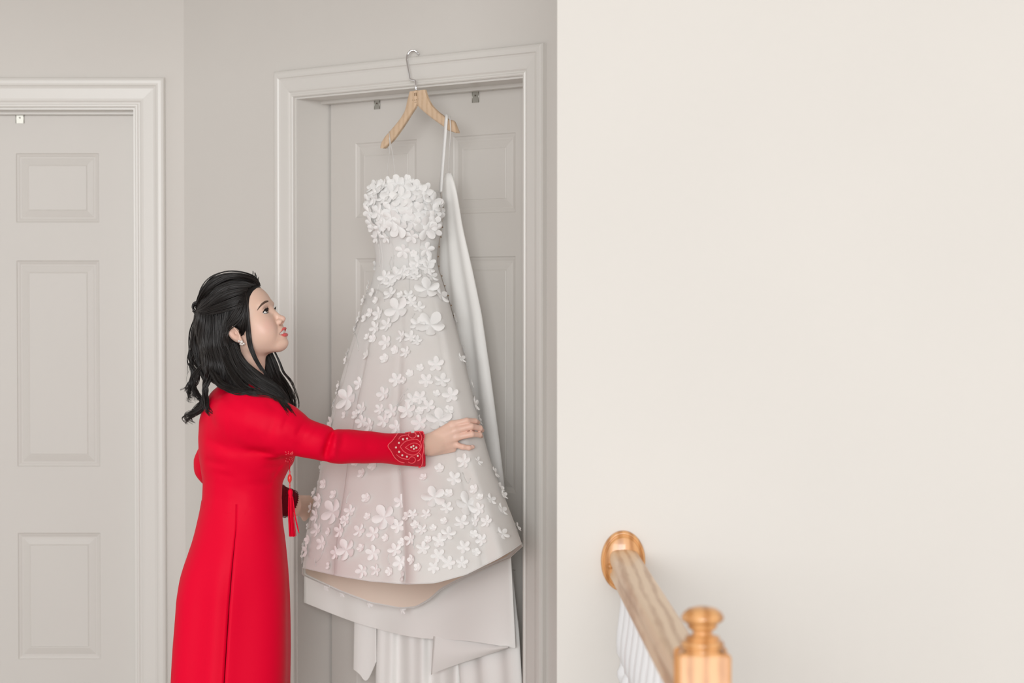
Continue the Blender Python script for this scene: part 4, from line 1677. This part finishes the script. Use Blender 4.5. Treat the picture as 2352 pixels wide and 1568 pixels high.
CR = [((762, 992), (746, 1056), .0100, .0085), ((768, 984), (758, 1010), .004, .006), ((774, 992), (768, 1056), -.0035, .007), ((752, 1020), (742, 1048), .003, .006), ((790, 990), (784, 1030), .002, .007),
      ((700, 968), (683, 1000), .0028, .006), ((722, 975), (706, 1005), -.0022, .007), ((668, 948), (652, 985), .0022, .006), ((612, 918), (640, 940), .0020, .008),
      ((560, 1035), (640, 1036), .0035, .010), ((600, 1052), (650, 1046), -.003, .010), ((600, 1040), (672, 1052), .002, .006), ((620, 1098), (648, 1092), .003, .008),
      ((480, 1085), (540, 1100), .0018, .010), ((560, 1112), (640, 1120), .0014, .009), ((470, 930), (500, 990), .0016, .010), ((510, 905), (560, 940), .0020, .012),
      ((528, 940), (536, 1020), .0012, .010), ((838, 1000), (848, 1050), .0009, .010)]
CR += [((470, 1010), (545, 1042), .003, .012), ((465, 1060), (520, 1070), .0022, .010), ((575, 985), (600, 1030), .0018, .014), ((640, 950), (618, 1010), .0018, .012),
       ((655, 1000), (700, 1036), .0022, .009), ((800, 1052), (760, 1030), .002, .008), ((860, 996), (900, 1010), .001, .008), ((600, 1075), (655, 1078), .003, .009)]
for a, b, dp, w in CR:
    crease(a, b, dp * 1.45, w)
T.F += (.0007 * np.sin(X_ * 95 + Z_ * 60) * np.sin(Z_ * 80 - X_ * 40 + Y_ * 50)).astype(np.float32)
tv, tf = T.mesh()
tv = relax(tv, tf, 2, .5)
tunic = np_mesh('silk_tunic', tv, tf, M['red'], person)
tag(tunic, 'red silk long tunic with side slits')
TBVH = BVHTree.FromPolygons([Vector(p) for p in tv], [tuple(q) for q in tf.tolist()])

# collar: low stand around the neck
m = MB()
rows = []
for k, (off, dz, r) in enumerate(((0, -.008, .0575), (0, .012, .0545), (0, .028, .0530), (0, .028, .0505), (0, -.008, .0520))):
    c = zc(553, 884)
    rows.append([c + V3(r * 1.02 * math.cos(a) + .15 * dz, r * math.sin(a), dz + .010 - .020 * math.cos(a)) for a in np.linspace(0, 2 * math.pi, 40, endpoint=False)])
m.grid(rows, closed=True); m.build('collar', M['red'], tunic)

# hanging panels below the waist slit, hem at mid shin
zslit = at(538, 1158, YT)[2]
ZH = .17


def slit_x(z):
    p = float(np.interp(-z, -_tz, _tp))
    return (np.interp(p, (1158, 1200, 1350, 1568, 1720), (538, 538.5, 530, 516, 506)) - 1176) * (YT - .16) / F


def panel(name, ang0, ang1, off, zt, ztaper, mtl, overlap, fold_fn, nrow=70, nphi=60, z_end=ZH):
    """half skirt; angle 0 = front, 90 = near side, 180 = back"""
    rows_o, rows_i = [], []
    for i in range(nrow):
        z = zt + (z_end - zt) * (i / (nrow - 1))
        cx, a, b = (float(q) for q in trow(z))
        kk = min(1, max(0, (zslit - z) / .25))
        sx = (slit_x(z) - cx) / a
        sx = max(-.95, min(.95, sx))
        th = math.degrees(math.acos(sx))        # near-side angle of the slit
        A0 = ang0 if ang0 is not None else th
        A1 = ang1 if ang1 is not None else th
        r_o, r_i = [], []
        for j in range(nphi):
            t = j / (nphi - 1)
            an = math.radians((A0 + overlap[0] * kk) + (A1 + overlap[1] * kk - A0 - overlap[0] * kk) * t)
            ca, sa = math.cos(an), math.sin(an)
            m_ = (abs(ca) ** 2.3 + abs(sa) ** 2.3) ** (-1 / 2.3)
            o_ = off * kk + fold_fn(t, z, kk)
            r_o.append(V3(cx + (a * m_ + o_) * ca, YT - (b * m_ + o_) * sa, z))
            r_i.append(V3(cx + (a * m_ + o_ - .0022) * ca, YT - (b * m_ + o_ - .0022) * sa, z))
        rows_o.append(r_o); rows_i.append(r_i)
    mm = MB()
    mm.grid([[*o_, *i_[::-1]] for o_, i_ in zip(rows_o, rows_i)], closed=True)
    return mm.build(name, mtl, tunic)


far = lambda z: 0
# front panel from the far slit (-90) round the front (0) to the near slit; back panel from the near slit to the far one
panel('front_panel', -96, None, .0045, zslit + .012, 0, M['red'], (0, 1.0), lambda t, z, k: k * (.006 * math.sin(t * 17 + 2) + .004 * math.exp(-((t - 1) / .05) ** 2)))
panel('back_panel', None, 262, .0022, zslit + .012, 0, M['red'], (2.5, 0),
      lambda t, z, k: k * (.011 * math.sin(t * 23 + .4 + .9 * math.sin(t * 9)) * min(1, t * 5) * (.35 + .65 * k) - .012 * math.exp(-(t / .10) ** 2) * k))
# trousers beneath
P_ = Field(axis(-.95, -.50, .006), axis(YT - .22, YT + .22, .006), axis(.03, zslit + .02, .008))
zw = at(538, 1189, YT)[2]


def pelvis(x, y, z):
    cx, a, b = trow(z)
    k = np.sqrt(((x - cx) / (a - .016)) ** 2 + ((y - YT) / (b - .022)) ** 2)
    d = (k - 1) * np.minimum(a, b)
    return np.maximum(np.maximum(d, z - zw), .62 - z)


P_.add(pelvis, (-.95, YT - .22, .55), (-.50, YT + .22, zw + .01))
for s_ in (-1, 1):
    hip = zc(537, 1400, s_ * .062)
    P_.cone(hip, V3(hip[0] + .01, hip[1] + s_ * .006, .06), .070, .085, .03)
pv, pf = P_.mesh()
pv = relax(pv, pf, 1)
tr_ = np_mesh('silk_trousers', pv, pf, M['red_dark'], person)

# ------------------------------------------------------------------ embroidered cuff on the near sleeve
def thit(px, py):
    p, n = hit(TBVH, px, py)
    return p, n


cz = lambda x, y: (860 + x / 8.711, 930 + y / 8.711)          # coordinates measured on a close view of the cuff
def cuff_pt(x, y, lift):
    px, py = cz(x, y)
    for dx in (0, -2, -4, -7):
        p, n = thit(px + dx, py)
        if p is not None and p[0] > -.5:
            return p + n * lift
    return None


# raised embroidered ground: pointed leaf shape spreading to the cuff edge
left = [(1005, 545), (760, 560), (560, 575), (470, 590), (380, 720), (265, 815), (330, 930), (400, 1040), (500, 1115), (600, 1180), (760, 1235), (985, 1220)]
m = MB(); rows = []
for t in np.linspace(0, 1, 25):
    yy = 552 + (1222 - 552) * t
    # left boundary at this row
    bx_ = np.interp(yy, [552, 575, 600, 720, 815, 930, 1040, 1115, 1180, 1215, 1240], [640, 470, 455, 372, 272, 335, 405, 500, 600, 640, 720])
    rx_ = np.interp(yy, [552, 900, 1230], [1015, 985, 985])
    r = []
    for q in np.linspace(0, 1, 30):
        p = cuff_pt(bx_ + (rx_ - bx_) * q, yy, .0016 if 0 < q < 1 and 0 < t < 1 else .0002)
        r.append(p)
    if all(p is not None for p in r):
        rows.append(r)
m.grid(rows)
cuff = m.build('embroidered_cuff', M['red_lace'], tunic)
tag(cuff, 'beaded embroidery on the cuff of the near sleeve')
# rows of tiny red beads
def bead_line(path, n, r, closed=False):
    out = []
    for x, y in crom(path + ([path[0]] if closed else []), n):
        p = cuff_pt(x, y, .0022)
        if p is not None:
            out.append((p, r))
    return out


beads = []
beads += bead_line([(455, 590), (350, 720), (262, 815), (330, 930), (400, 1040), (500, 1115), (590, 1140)], 46, .0013)
beads += bead_line([(510, 830), (600, 745), (720, 705), (860, 705), (930, 800), (910, 900), (820, 985), (700, 985), (590, 930), (510, 840)], 54, .0013)
beads += bead_line([(610, 850), (700, 790), (800, 765), (890, 800), (905, 850), (850, 910), (740, 920), (660, 880), (612, 852)], 36, .0012)
beads += bead_line([(690, 580), (680, 630), (740, 670), (810, 655), (830, 600), (800, 570)], 20, .0012)
beads += bead_line([(670, 1080), (730, 1025), (800, 1050), (810, 1110), (750, 1150), (680, 1130)], 22, .0012)
beads += bead_line([(970, 560), (985, 640), (965, 760), (975, 900), (955, 1000), (960, 1100), (945, 1190)], 40, .0013)
beads += bead_line([(905, 570), (940, 650), (925, 720), (900, 740)], 14, .0012)
beads += bead_line([(890, 960), (925, 1010), (900, 1080), (860, 1100)], 14, .0012)
beads += bead_line([(480, 690), (520, 640), (600, 620), (680, 610)], 16, .0012)
beads += bead_line([(440, 990), (520, 1045), (600, 1065), (660, 1075)], 16, .0012)
beads += bead_line([(560, 1225), (650, 1236), (740, 1240), (830, 1238), (920, 1222)], 16, .0019)
beads += bead_line([(620, 575), (720, 560), (840, 548), (960, 545)], 16, .0017)
m = MB()
for p, r in beads:
    m.ball(p, r * 1.3, 6, 4)
bo = m.build('seed_beads', M['red_bead'], cuff)
bo['kind'] = 'stuff'
pearls = [(868, 637, 1.1), (562, 697, 1.1), (645, 685, 1.0), (478, 765, 1.0), (418, 848, 1.0), (482, 930, 1.1), (548, 995, 1.0), (642, 1020, 1.0), (856, 1008, 1.0),
          (725, 845, 1.0), (768, 822, 1.0), (825, 852, 1.1), (778, 876, 1.0)]
pm = None
for x, y, k in pearls:
    p = cuff_pt(x, y, .0030)
    if p is None:
        continue
    if pm is None:
        m = MB(); m.ball((0, 0, 0), .0029, 10, 7)
        o = m.build('pearl', M['pearl'], cuff); pm = o.data
    else:
        o = link(bpy.data.objects.new('pearl', pm), cuff)
    o.location = p; o.scale = (k, k, k)
# bead trim at the far cuff
e1 = np.cross(d2, V3(0, 0, 1)); e1 /= np.linalg.norm(e1); e2 = np.cross(d2, e1)
ring = lambda s_, r: [FS[-1][:3] - d2 * s_ + r * (math.cos(a) * e1 + math.sin(a) * e2) for a in np.linspace(0, 2 * math.pi, 36, endpoint=False)]
cuff2 = MB()
cuff2.grid([ring(-.004, .0355), ring(-.004, .0385), ring(.004, .0398), ring(.03, .0402), ring(.056, .0410), ring(.060, .0395)], closed=True)
c2 = cuff2.build('embroidered_cuff', M['maroon_shaded'], tunic)
m = MB()
for s_ in (-.003, .010, .040, .054):
    for p in ring(s_, .0408):
        m.ball(p, .0018, 6, 4)
cb = m.build('cuff_beads', M['maroon_shaded'], c2); cb['kind'] = 'stuff'
# chest embroidery
m = MB()
for k in range(34):
    px, py = 655 + random.uniform(0, 18), 1036 + random.uniform(0, 34)
    p, n = thit(px, py)
    if p is not None:
        m.ball(p + n * .001, .0014, 6, 4)
ce = m.build('chest_beads', M['red_bead'], tunic); ce['kind'] = 'stuff'

# ------------------------------------------------------------------ tassel hanging from the chest
TY = YT - .055
tas = MB()
tassel_top = at(665.5, 1068, TY)
m = MB(); m.tube([at(666, 1052, TY), at(665.5, 1070, TY), at(665.5, 1083, TY)], .0011, 6)
m.tube([at(665.7, 1108, TY), at(666, 1122, TY)], .0011, 6)
tcord = m.build('tassel_cord', M['red_dark'], tunic)
tag(tcord, 'red beaded tassel pendant hanging in front of the tunic')
for py, r in ((1084, .0026), (1088.5, .0022), (1112, .0022), (1116, .0024), (1120, .0022)):
    m = MB(); m.ball(at(665.6, py, TY), r, 8, 6); m.build('bead', M['red_bead'], tcord)
m = MB(); m.ball(at(665.6, 1098.5, TY), V3(.0058, .0058, .0118), 14, 10); m.build('carved_bead', M['red_stone'], tcord)
kp = at(667, 1128, TY)
prof = [(.0005, 1122), (.004, 1123), (.0062, 1127), (.0065, 1132), (.0052, 1137), (.0062, 1142)]
m = MB(); m.grid([[V3(kp[0] + r * math.cos(a), kp[1] + r * math.sin(a), at(667, p, TY)[2]) for a in np.linspace(0, 2 * math.pi, 16, endpoint=False)] for r, p in prof], closed=True)
m.build('tassel_knot', M['red'], tcord)
m = MB()
for k in range(90):
    a = random.uniform(0, 6.28); r = math.sqrt(random.random())
    top = V3(kp[0] + .0055 * r * math.cos(a), kp[1] + .0055 * r * math.sin(a), at(667, 1138, TY)[2])
    bx_ = 672 + 8.5 * r * math.cos(a)
    bot = at(bx_, 1231 + random.uniform(-1.5, 1), TY) + V3(0, .008 * r * math.sin(a), 0)
    mid = at(668 + 6.5 * r * math.cos(a), 1180, TY) + V3(0, .007 * r * math.sin(a), 0)
    m.tube(crom([top, mid, bot], 7), .0006, 4, cap=False)
for k in range(12):
    a = random.uniform(-1, 1)
    m.tube(crom([at(672 + a, 1140, TY), at(677 + a * 1.5, 1180, TY - .003), at(686 + a * 2, 1222 + 3 * a, TY - .004)], 8), .0006, 4, cap=False)
fr_ = m.build('tassel_fringe', M['red'], tcord); fr_['kind'] = 'stuff'
# ------------------------------------------------------------------ hair: half-up, long loose waves
HC = Body(axis(HO[0] - .16, HO[0] + .12, .003), axis(HO[1] - .12, HO[1] + .12, .003), axis(HO[2] - .20, HO[2] + .18, .003))
HC.hell((-.010, 0, .050), (.104, .0815, .0945), 0)
HC.hell((-.055, 0, .010), (.052, .066, .070), .03)
HC.hell((-.060, 0, -.045), (.034, .058, .055), .03)
HC.cone(at(497, 745, YT), at(512, 838, YT - .035), .060, .050, .03)
HC.cone(at(512, 838, YT - .035), at(545, 880, YT - .06), .045, .030, .03)
# leave the face, ears and neck free
HC.hell((.1030, 0, .000), (.070, .110, .0880), .006, 'sub', roty(-10))
HC.hell((.066, 0, -.060), (.075, .12, .070), .006, 'sub')
for s_ in (-1, 1):
    HC.hell((-.010, s_ * .090, -.006), (.021, .034, .030), .005, 'sub')
hv, hf = HC.mesh()
hv = relax(hv, hf, 2)
hair = np_mesh('hair', hv, hf, M['hair_cap'], person)
tag(hair, 'long wavy black hair tied half up at the back')
ALL_V = [Vector(p) for p in np.vstack([hv, tv, bv])]
ALL_F = [tuple(q) for q in np.vstack([hf, tf + len(hv), bf + len(hv) + len(tv)]).tolist()]
HBVH = BVHTree.FromPolygons(ALL_V, ALL_F)


def lie(px, py, on, Y, lift, clamp=True):
    """point at (px,py): blends from lying on the head or cloth (on=1) to distance Y (on=0), never inside them"""
    d = Vector(ray(px, py)).normalized()
    h = HBVH.ray_cast(Vector(CAM), d, 20)
    if h[0] is not None and clamp:
        surf = np.array(h[0])
        Y = min(surf[1] - lift * (.6 + .4 * on), surf[1] * on + Y * (1 - on))
    return at(px, py, Y)


def lock(guides, n, r0, spread, name, lift=(.001, .007), wave=(0, 20), npt=26, seed=0, tip=.25, fly=0.0, mtl=None, clamp=True, csz=9):
    """n strands interpolated between neighbouring guide paths [(px,py,dY or None),...]"""
    g_ = random.Random(seed)
    G = [crom([[p[0], p[1], (p[2] if p[2] is not None else 9)] for p in g], npt) for g in guides]
    N = [np.interp(np.linspace(0, len(g) - 1, npt), range(len(g)), [1.0 if p[2] is None else 0.0 for p in g]) for g in guides]
    D = [np.interp(np.linspace(0, len(g) - 1, npt), range(len(g)), [0.0 if p[2] is None else p[2] for p in g]) for g in guides]
    m = MB()
    for k in range(n):
        if k % csz == 0:                      # strands gather in small wisps that share a path
            w = g_.random() * (len(G) - 1) if len(G) > 1 else 0
            cj = [g_.gauss(0, 1) * spread for _ in range(3)]
            ph = g_.uniform(0, 6.28); clf = g_.uniform(*lift)
            wv0 = wave[0] * g_.uniform(.35, 1.6); fr0 = wave[1] * g_.uniform(.75, 1.25)
            cfl = (g_.gauss(0, 1) * fly, g_.gauss(0, 1) * fly); Lk0 = g_.uniform(.82, 1.0)
        i = min(int(w), max(len(G) - 2, 0)); f = w - i
        if len(G) > 1:
            q = G[i] * (1 - f) + G[i + 1] * f; on = N[i] * (1 - f) + N[i + 1] * f; dd = D[i] * (1 - f) + D[i + 1] * f
        else:
            q, on, dd = G[0].copy(), N[0], D[0]
        sp = spread * .32
        jx, jy, jd = cj[0] + g_.gauss(0, 1) * sp, cj[1] + g_.gauss(0, 1) * sp, cj[2] + g_.gauss(0, 1) * sp
        lf = max(lift[0], clf + g_.gauss(0, .0008))
        wv = wv0 * g_.uniform(.85, 1.15); fr = fr0 * g_.uniform(.96, 1.04)
        flx, fly_ = cfl[0] + g_.gauss(0, .5) * (fly > 0), cfl[1] + g_.gauss(0, .5) * (fly > 0)
        Lk = Lk0 * g_.uniform(.93, 1.0) if tip < .65 else 1.0
        pts = []
        for t_ in np.linspace(0, Lk, npt):
            z = t_ * (npt - 1); a = min(int(z), npt - 2); b = z - a
            p = q[a] * (1 - b) + q[a + 1] * b
            o_ = on[a] * (1 - b) + on[a + 1] * b; d_ = dd[a] * (1 - b) + dd[a + 1] * b
            env = min(1, t_ * 3)
            sx = wv * math.sin(fr * t_ + ph * .35) * env * (.6 + t_); sd = wv * math.cos(fr * t_ + ph * .35) * env
            px = p[0] + jx * (.5 + .5 * env) + sx + flx * t_ * t_; py = p[1] + jy * (.5 + .5 * env) + .5 * sx + fly_ * t_ * t_
            Y = YT + d_ / max(1e-3, 1 - min(o_, .98)) * (o_ < .98) + (jd * .0011 + sd * .0011)
            pts.append(lie(px, py, o_, Y, lf, clamp))
        pts = np.array(pts)
        for _ in range(2):
            pts[1:-1] = pts[1:-1] * .5 + (pts[:-2] + pts[2:]) * .25
        rr = r0 * g_.uniform(.6, 1.3)
        prof = [rr * min(1, .5 + 4 * t_) * (1 - (1 - tip) * max(0, (t_ - .55) / .45)) for t_ in np.linspace(0, 1, npt)]
        m.tube(pts, prof, 4, cap=False)
    o = m.build(name, mtl or M['hair'], hair, fix=False)
    o['kind'] = 'stuff'
    return o


Nn = None
# swept back over the crown to the half-up twist
lock([[(598, 656, .012), (588, 640, .004), (560, 630, -.005), (520, 628, -.01), (482, 643, -.01), (460, 671, -.01), (453, 702, 0)],
      [(596, 655, .0), (582, 640, -.01), (555, 633, -.03), (520, 632, -.035), (486, 646, -.035), (464, 674, -.03), (453, 704, 0)],
      [(592, 654, Nn), (572, 641, Nn), (535, 637, Nn), (497, 650, Nn), (470, 678, Nn), (454, 706, 0)],
      [(580, 655, Nn), (560, 650, Nn), (528, 652, Nn), (495, 668, Nn), (468, 692, Nn), (453, 709, 0)],
      [(568, 662, Nn), (548, 664, Nn), (518, 672, Nn), (490, 688, Nn), (468, 704, Nn), (453, 713, 0)],
      [(563, 678, Nn), (545, 684, Nn), (517, 696, Nn), (490, 706, Nn), (468, 713, Nn), (454, 716, 0)],
      [(564, 700, Nn), (545, 705, Nn), (517, 713, Nn), (490, 718, Nn), (468, 720, Nn), (455, 720, 0)]],
     1100, .00062, 2.0, 'crown_hair', (.002, .008), (.8, 9), 26, 1, tip=.7)
# small twisted knot
m = MB()
kc = at(452, 706, YT)
for k in range(26):
    a0 = k * .5
    m.tube([kc + V3(.011 * math.cos(t) + .002 * math.sin(a0), .012 * math.sin(a0 * 1.7) * .6, .0125 * math.sin(t) + .003 * math.cos(a0 * 2.1)) for t in np.linspace(a0, a0 + 4.2, 14)],
           .0017, 5)
kn = m.build('twisted_knot', M['hair'], hair, fix=False); kn['kind'] = 'stuff'
# under the twist, down the back of the head to the shoulders
lock([[(455, 716, 0), (447, 742, .0), (441, 775, .005), (440, 805, .01), (448, 835, .01)],
      [(460, 722, Nn), (455, 755, -.02), (452, 790, -.02), (456, 825, -.02), (462, 850, -.02)],
      [(475, 724, Nn), (474, 760, Nn), (474, 800, -.05), (482, 840, -.06), (488, 880, -.07)],
      [(495, 724, Nn), (498, 765, Nn), (502, 805, -.07), (510, 845, -.09), (522, 885, -.10)],
      [(510, 722, Nn), (508, 760, Nn), (514, 800, -.08), (532, 845, -.10), (560, 890, -.12)],
      [(526, 715, Nn), (517, 752, Nn), (520, 796, -.08), (552, 848, -.10), (595, 892, -.12)]],
     1000, .00062, 2.8, 'back_hair', (.002, .010), (2.2, 9), 26, 2, tip=.6)
# curls falling behind the back
for sd, path, n, wv in ((11, [(452, 800, .0), (440, 830, .01), (447, 858, 0), (436, 885, .0), (440, 912, -.02), (462, 908, -.05)], 60, 2.6),
                        (12, [(470, 830, -.03), (452, 858, -.02), (446, 885, -.02), (458, 912, -.04), (470, 925, -.06)], 70, 3.0),
                        (13, [(478, 840, -.06), (470, 870, -.06), (474, 905, -.08), (462, 935, -.08), (438, 952, -.07), (431, 965, -.06), (440, 972, -.06)], 70, 2.4),
                        (14, [(486, 850, -.08), (478, 880, -.09), (470, 910, -.10), (478, 940, -.11), (486, 955, -.12)], 50, 2.6),
                        (15, [(450, 790, 0), (437, 812, .02), (443, 832, .0), (455, 850, -.02), (449, 880, -.01), (433, 897, .0), (434, 905, .0)], 40, 2.2),
                        (16, [(462, 800, -.02), (458, 840, -.02), (470, 868, -.03), (478, 890, -.05), (466, 920, -.06), (448, 935, -.05), (438, 962, -.05), (452, 972, -.05)], 50, 2.4)):
    lock([path], int(n * 1.6), .0006, wv * 1.15, 'curl', (.002, .008), (3.2, 12), 30, sd, tip=.25, fly=4)
# over the near shoulder and down the front
lock([[(528, 800, -.085), (548, 845, -.10), (590, 890, -.13), (640, 915, -.13), (668, 938, -.12)],
      [(535, 790, -.09), (552, 830, -.10), (590, 868, -.11), (635, 898, -.10), (676, 958, -.09)],
      [(540, 790, -.09), (560, 830, -.095), (600, 862, -.09), (640, 895, -.07), (682, 964, -.06)],
      [(510, 820, -.09), (530, 862, -.11), (565, 900, -.14), (615, 905, -.14), (650, 930, -.13)]],
     800, .00062, 3.2, 'shoulder_hair', (.002, .010), (2.6, 10), 28, 3, tip=.35)
lock([[(480, 850, -.09), (500, 880, -.11), (530, 895, -.13), (570, 893, -.14)], [(500, 860, -.10), (520, 885, -.12), (560, 898, -.14), (600, 905, -.15)]],
     300, .0006, 3, 'nape_hair', (.002, .008), (2, 9), 22, 4, tip=.4)
# far side, showing beyond the throat
lock([[(610, 792, .06), (636, 840, .06), (650, 868, .05), (662, 900, .03), (678, 940, .0), (682, 962, -.02)],
      [(604, 802, .05), (626, 865, .04), (640, 890, .02), (658, 920, .0), (674, 962, -.04)],
      [(600, 815, .04), (618, 880, .02), (634, 905, .0), (655, 930, -.03), (680, 966, -.05)],
      [(620, 786, .07), (644, 835, .07), (656, 860, .06), (668, 880, .04), (684, 930, .0), (680, 955, -.02)]],
     760, .0006, 3.4, 'far_side_hair', (.002, .006), (3, 11), 26, 5, tip=.3, fly=1, clamp=False)
# face-framing locks in front of the ear
lock([[(563, 668, Nn), (568, 700, Nn), (572, 735, Nn), (575, 765, Nn), (579, 795, -.085), (592, 828, -.08), (606, 850, -.075), (628, 885, -.09)],
      [(563, 672, Nn), (566, 700, Nn), (569, 735, Nn), (571, 765, Nn), (576, 795, -.085), (590, 829, -.08), (604, 852, -.075), (624, 880, -.09)],
      [(561, 690, Nn), (561, 720, Nn), (564, 752, Nn), (567, 780, Nn), (575, 806, -.085), (588, 832, -.08), (604, 858, -.08)]],
     260, .00058, 1.1, 'face_lock', (.003, .008), (.8, 7), 26, 6, tip=.3)
lock([[(566, 664, Nn), (568, 690, Nn), (571, 720, Nn), (574, 752, Nn), (576, 778, Nn)], [(562, 668, Nn), (563, 695, Nn), (566, 725, Nn), (569, 752, Nn), (571, 775, Nn)]],
     150, .00055, 1.3, 'sideburn_hair', (.001, .005), (.6, 6), 22, 19, tip=.25)
lock([[(552, 690, Nn), (540, 712, Nn), (526, 735, Nn), (517, 758, Nn), (519, 790, -.09), (536, 822, -.09)],
      [(562, 690, Nn), (552, 715, Nn), (538, 735, Nn), (522, 748, Nn), (514, 770, Nn), (520, 800, -.09)],
      [(563, 684, Nn), (562, 708, Nn), (556, 728, Nn), (543, 742, Nn), (526, 752, Nn), (515, 775, Nn)]],
     330, .0006, 1.8, 'temple_hair', (.002, .008), (.8, 7), 24, 7, tip=.7)
lock([[(566, 700, Nn), (565, 728, Nn), (562, 750, Nn), (563, 772, Nn)], [(560, 712, Nn), (556, 735, Nn), (546, 756, Nn), (541, 772, Nn)]],
     110, .0005, 1.6, 'ear_strands', (.003, .007), (1, 7), 20, 17, tip=.3)
# baby hair and flyaways
lock([[(590, 655, Nn), (596, 640, .0), (592, 628, 0)], [(578, 645, .0), (584, 632, 0), (577, 622, 0)], [(560, 632, 0), (572, 622, 0), (590, 622, .0)], [(598, 655, .0), (603, 645, 0), (598, 634, 0)]],
     34, .00035, 2.0, 'flyaway_hair', (.001, .004), (1.5, 6), 14, 8, tip=.3)
lock([[(470, 650, 0), (450, 700, 0), (434, 770, 0), (428, 830, 0)], [(450, 850, 0), (430, 890, 0), (428, 930, 0)]], 10, .00030, 3, 'loose_strand', (.002, .004), (4, 8), 22, 9, tip=.4)
# ------------------------------------------------------------------ put every root Empty at the base of its thing
bpy.context.view_layer.update()
for o in [o for o in bpy.data.objects if o.type == 'EMPTY' and o.parent is None]:
    pts = []
    for c in o.children_recursive:
        if c.type == 'MESH':
            mw = c.matrix_world
            pts += [mw @ Vector(b) for b in c.bound_box]
    if not pts:
        continue
    lo = [min(p[i] for p in pts) for i in range(3)]; hi = [max(p[i] for p in pts) for i in range(3)]
    loc = Vector(((lo[0] + hi[0]) / 2, (lo[1] + hi[1]) / 2, lo[2]))
    o.location = loc
    for c in o.children:
        c.matrix_parent_inverse = Matrix.Translation(-loc)
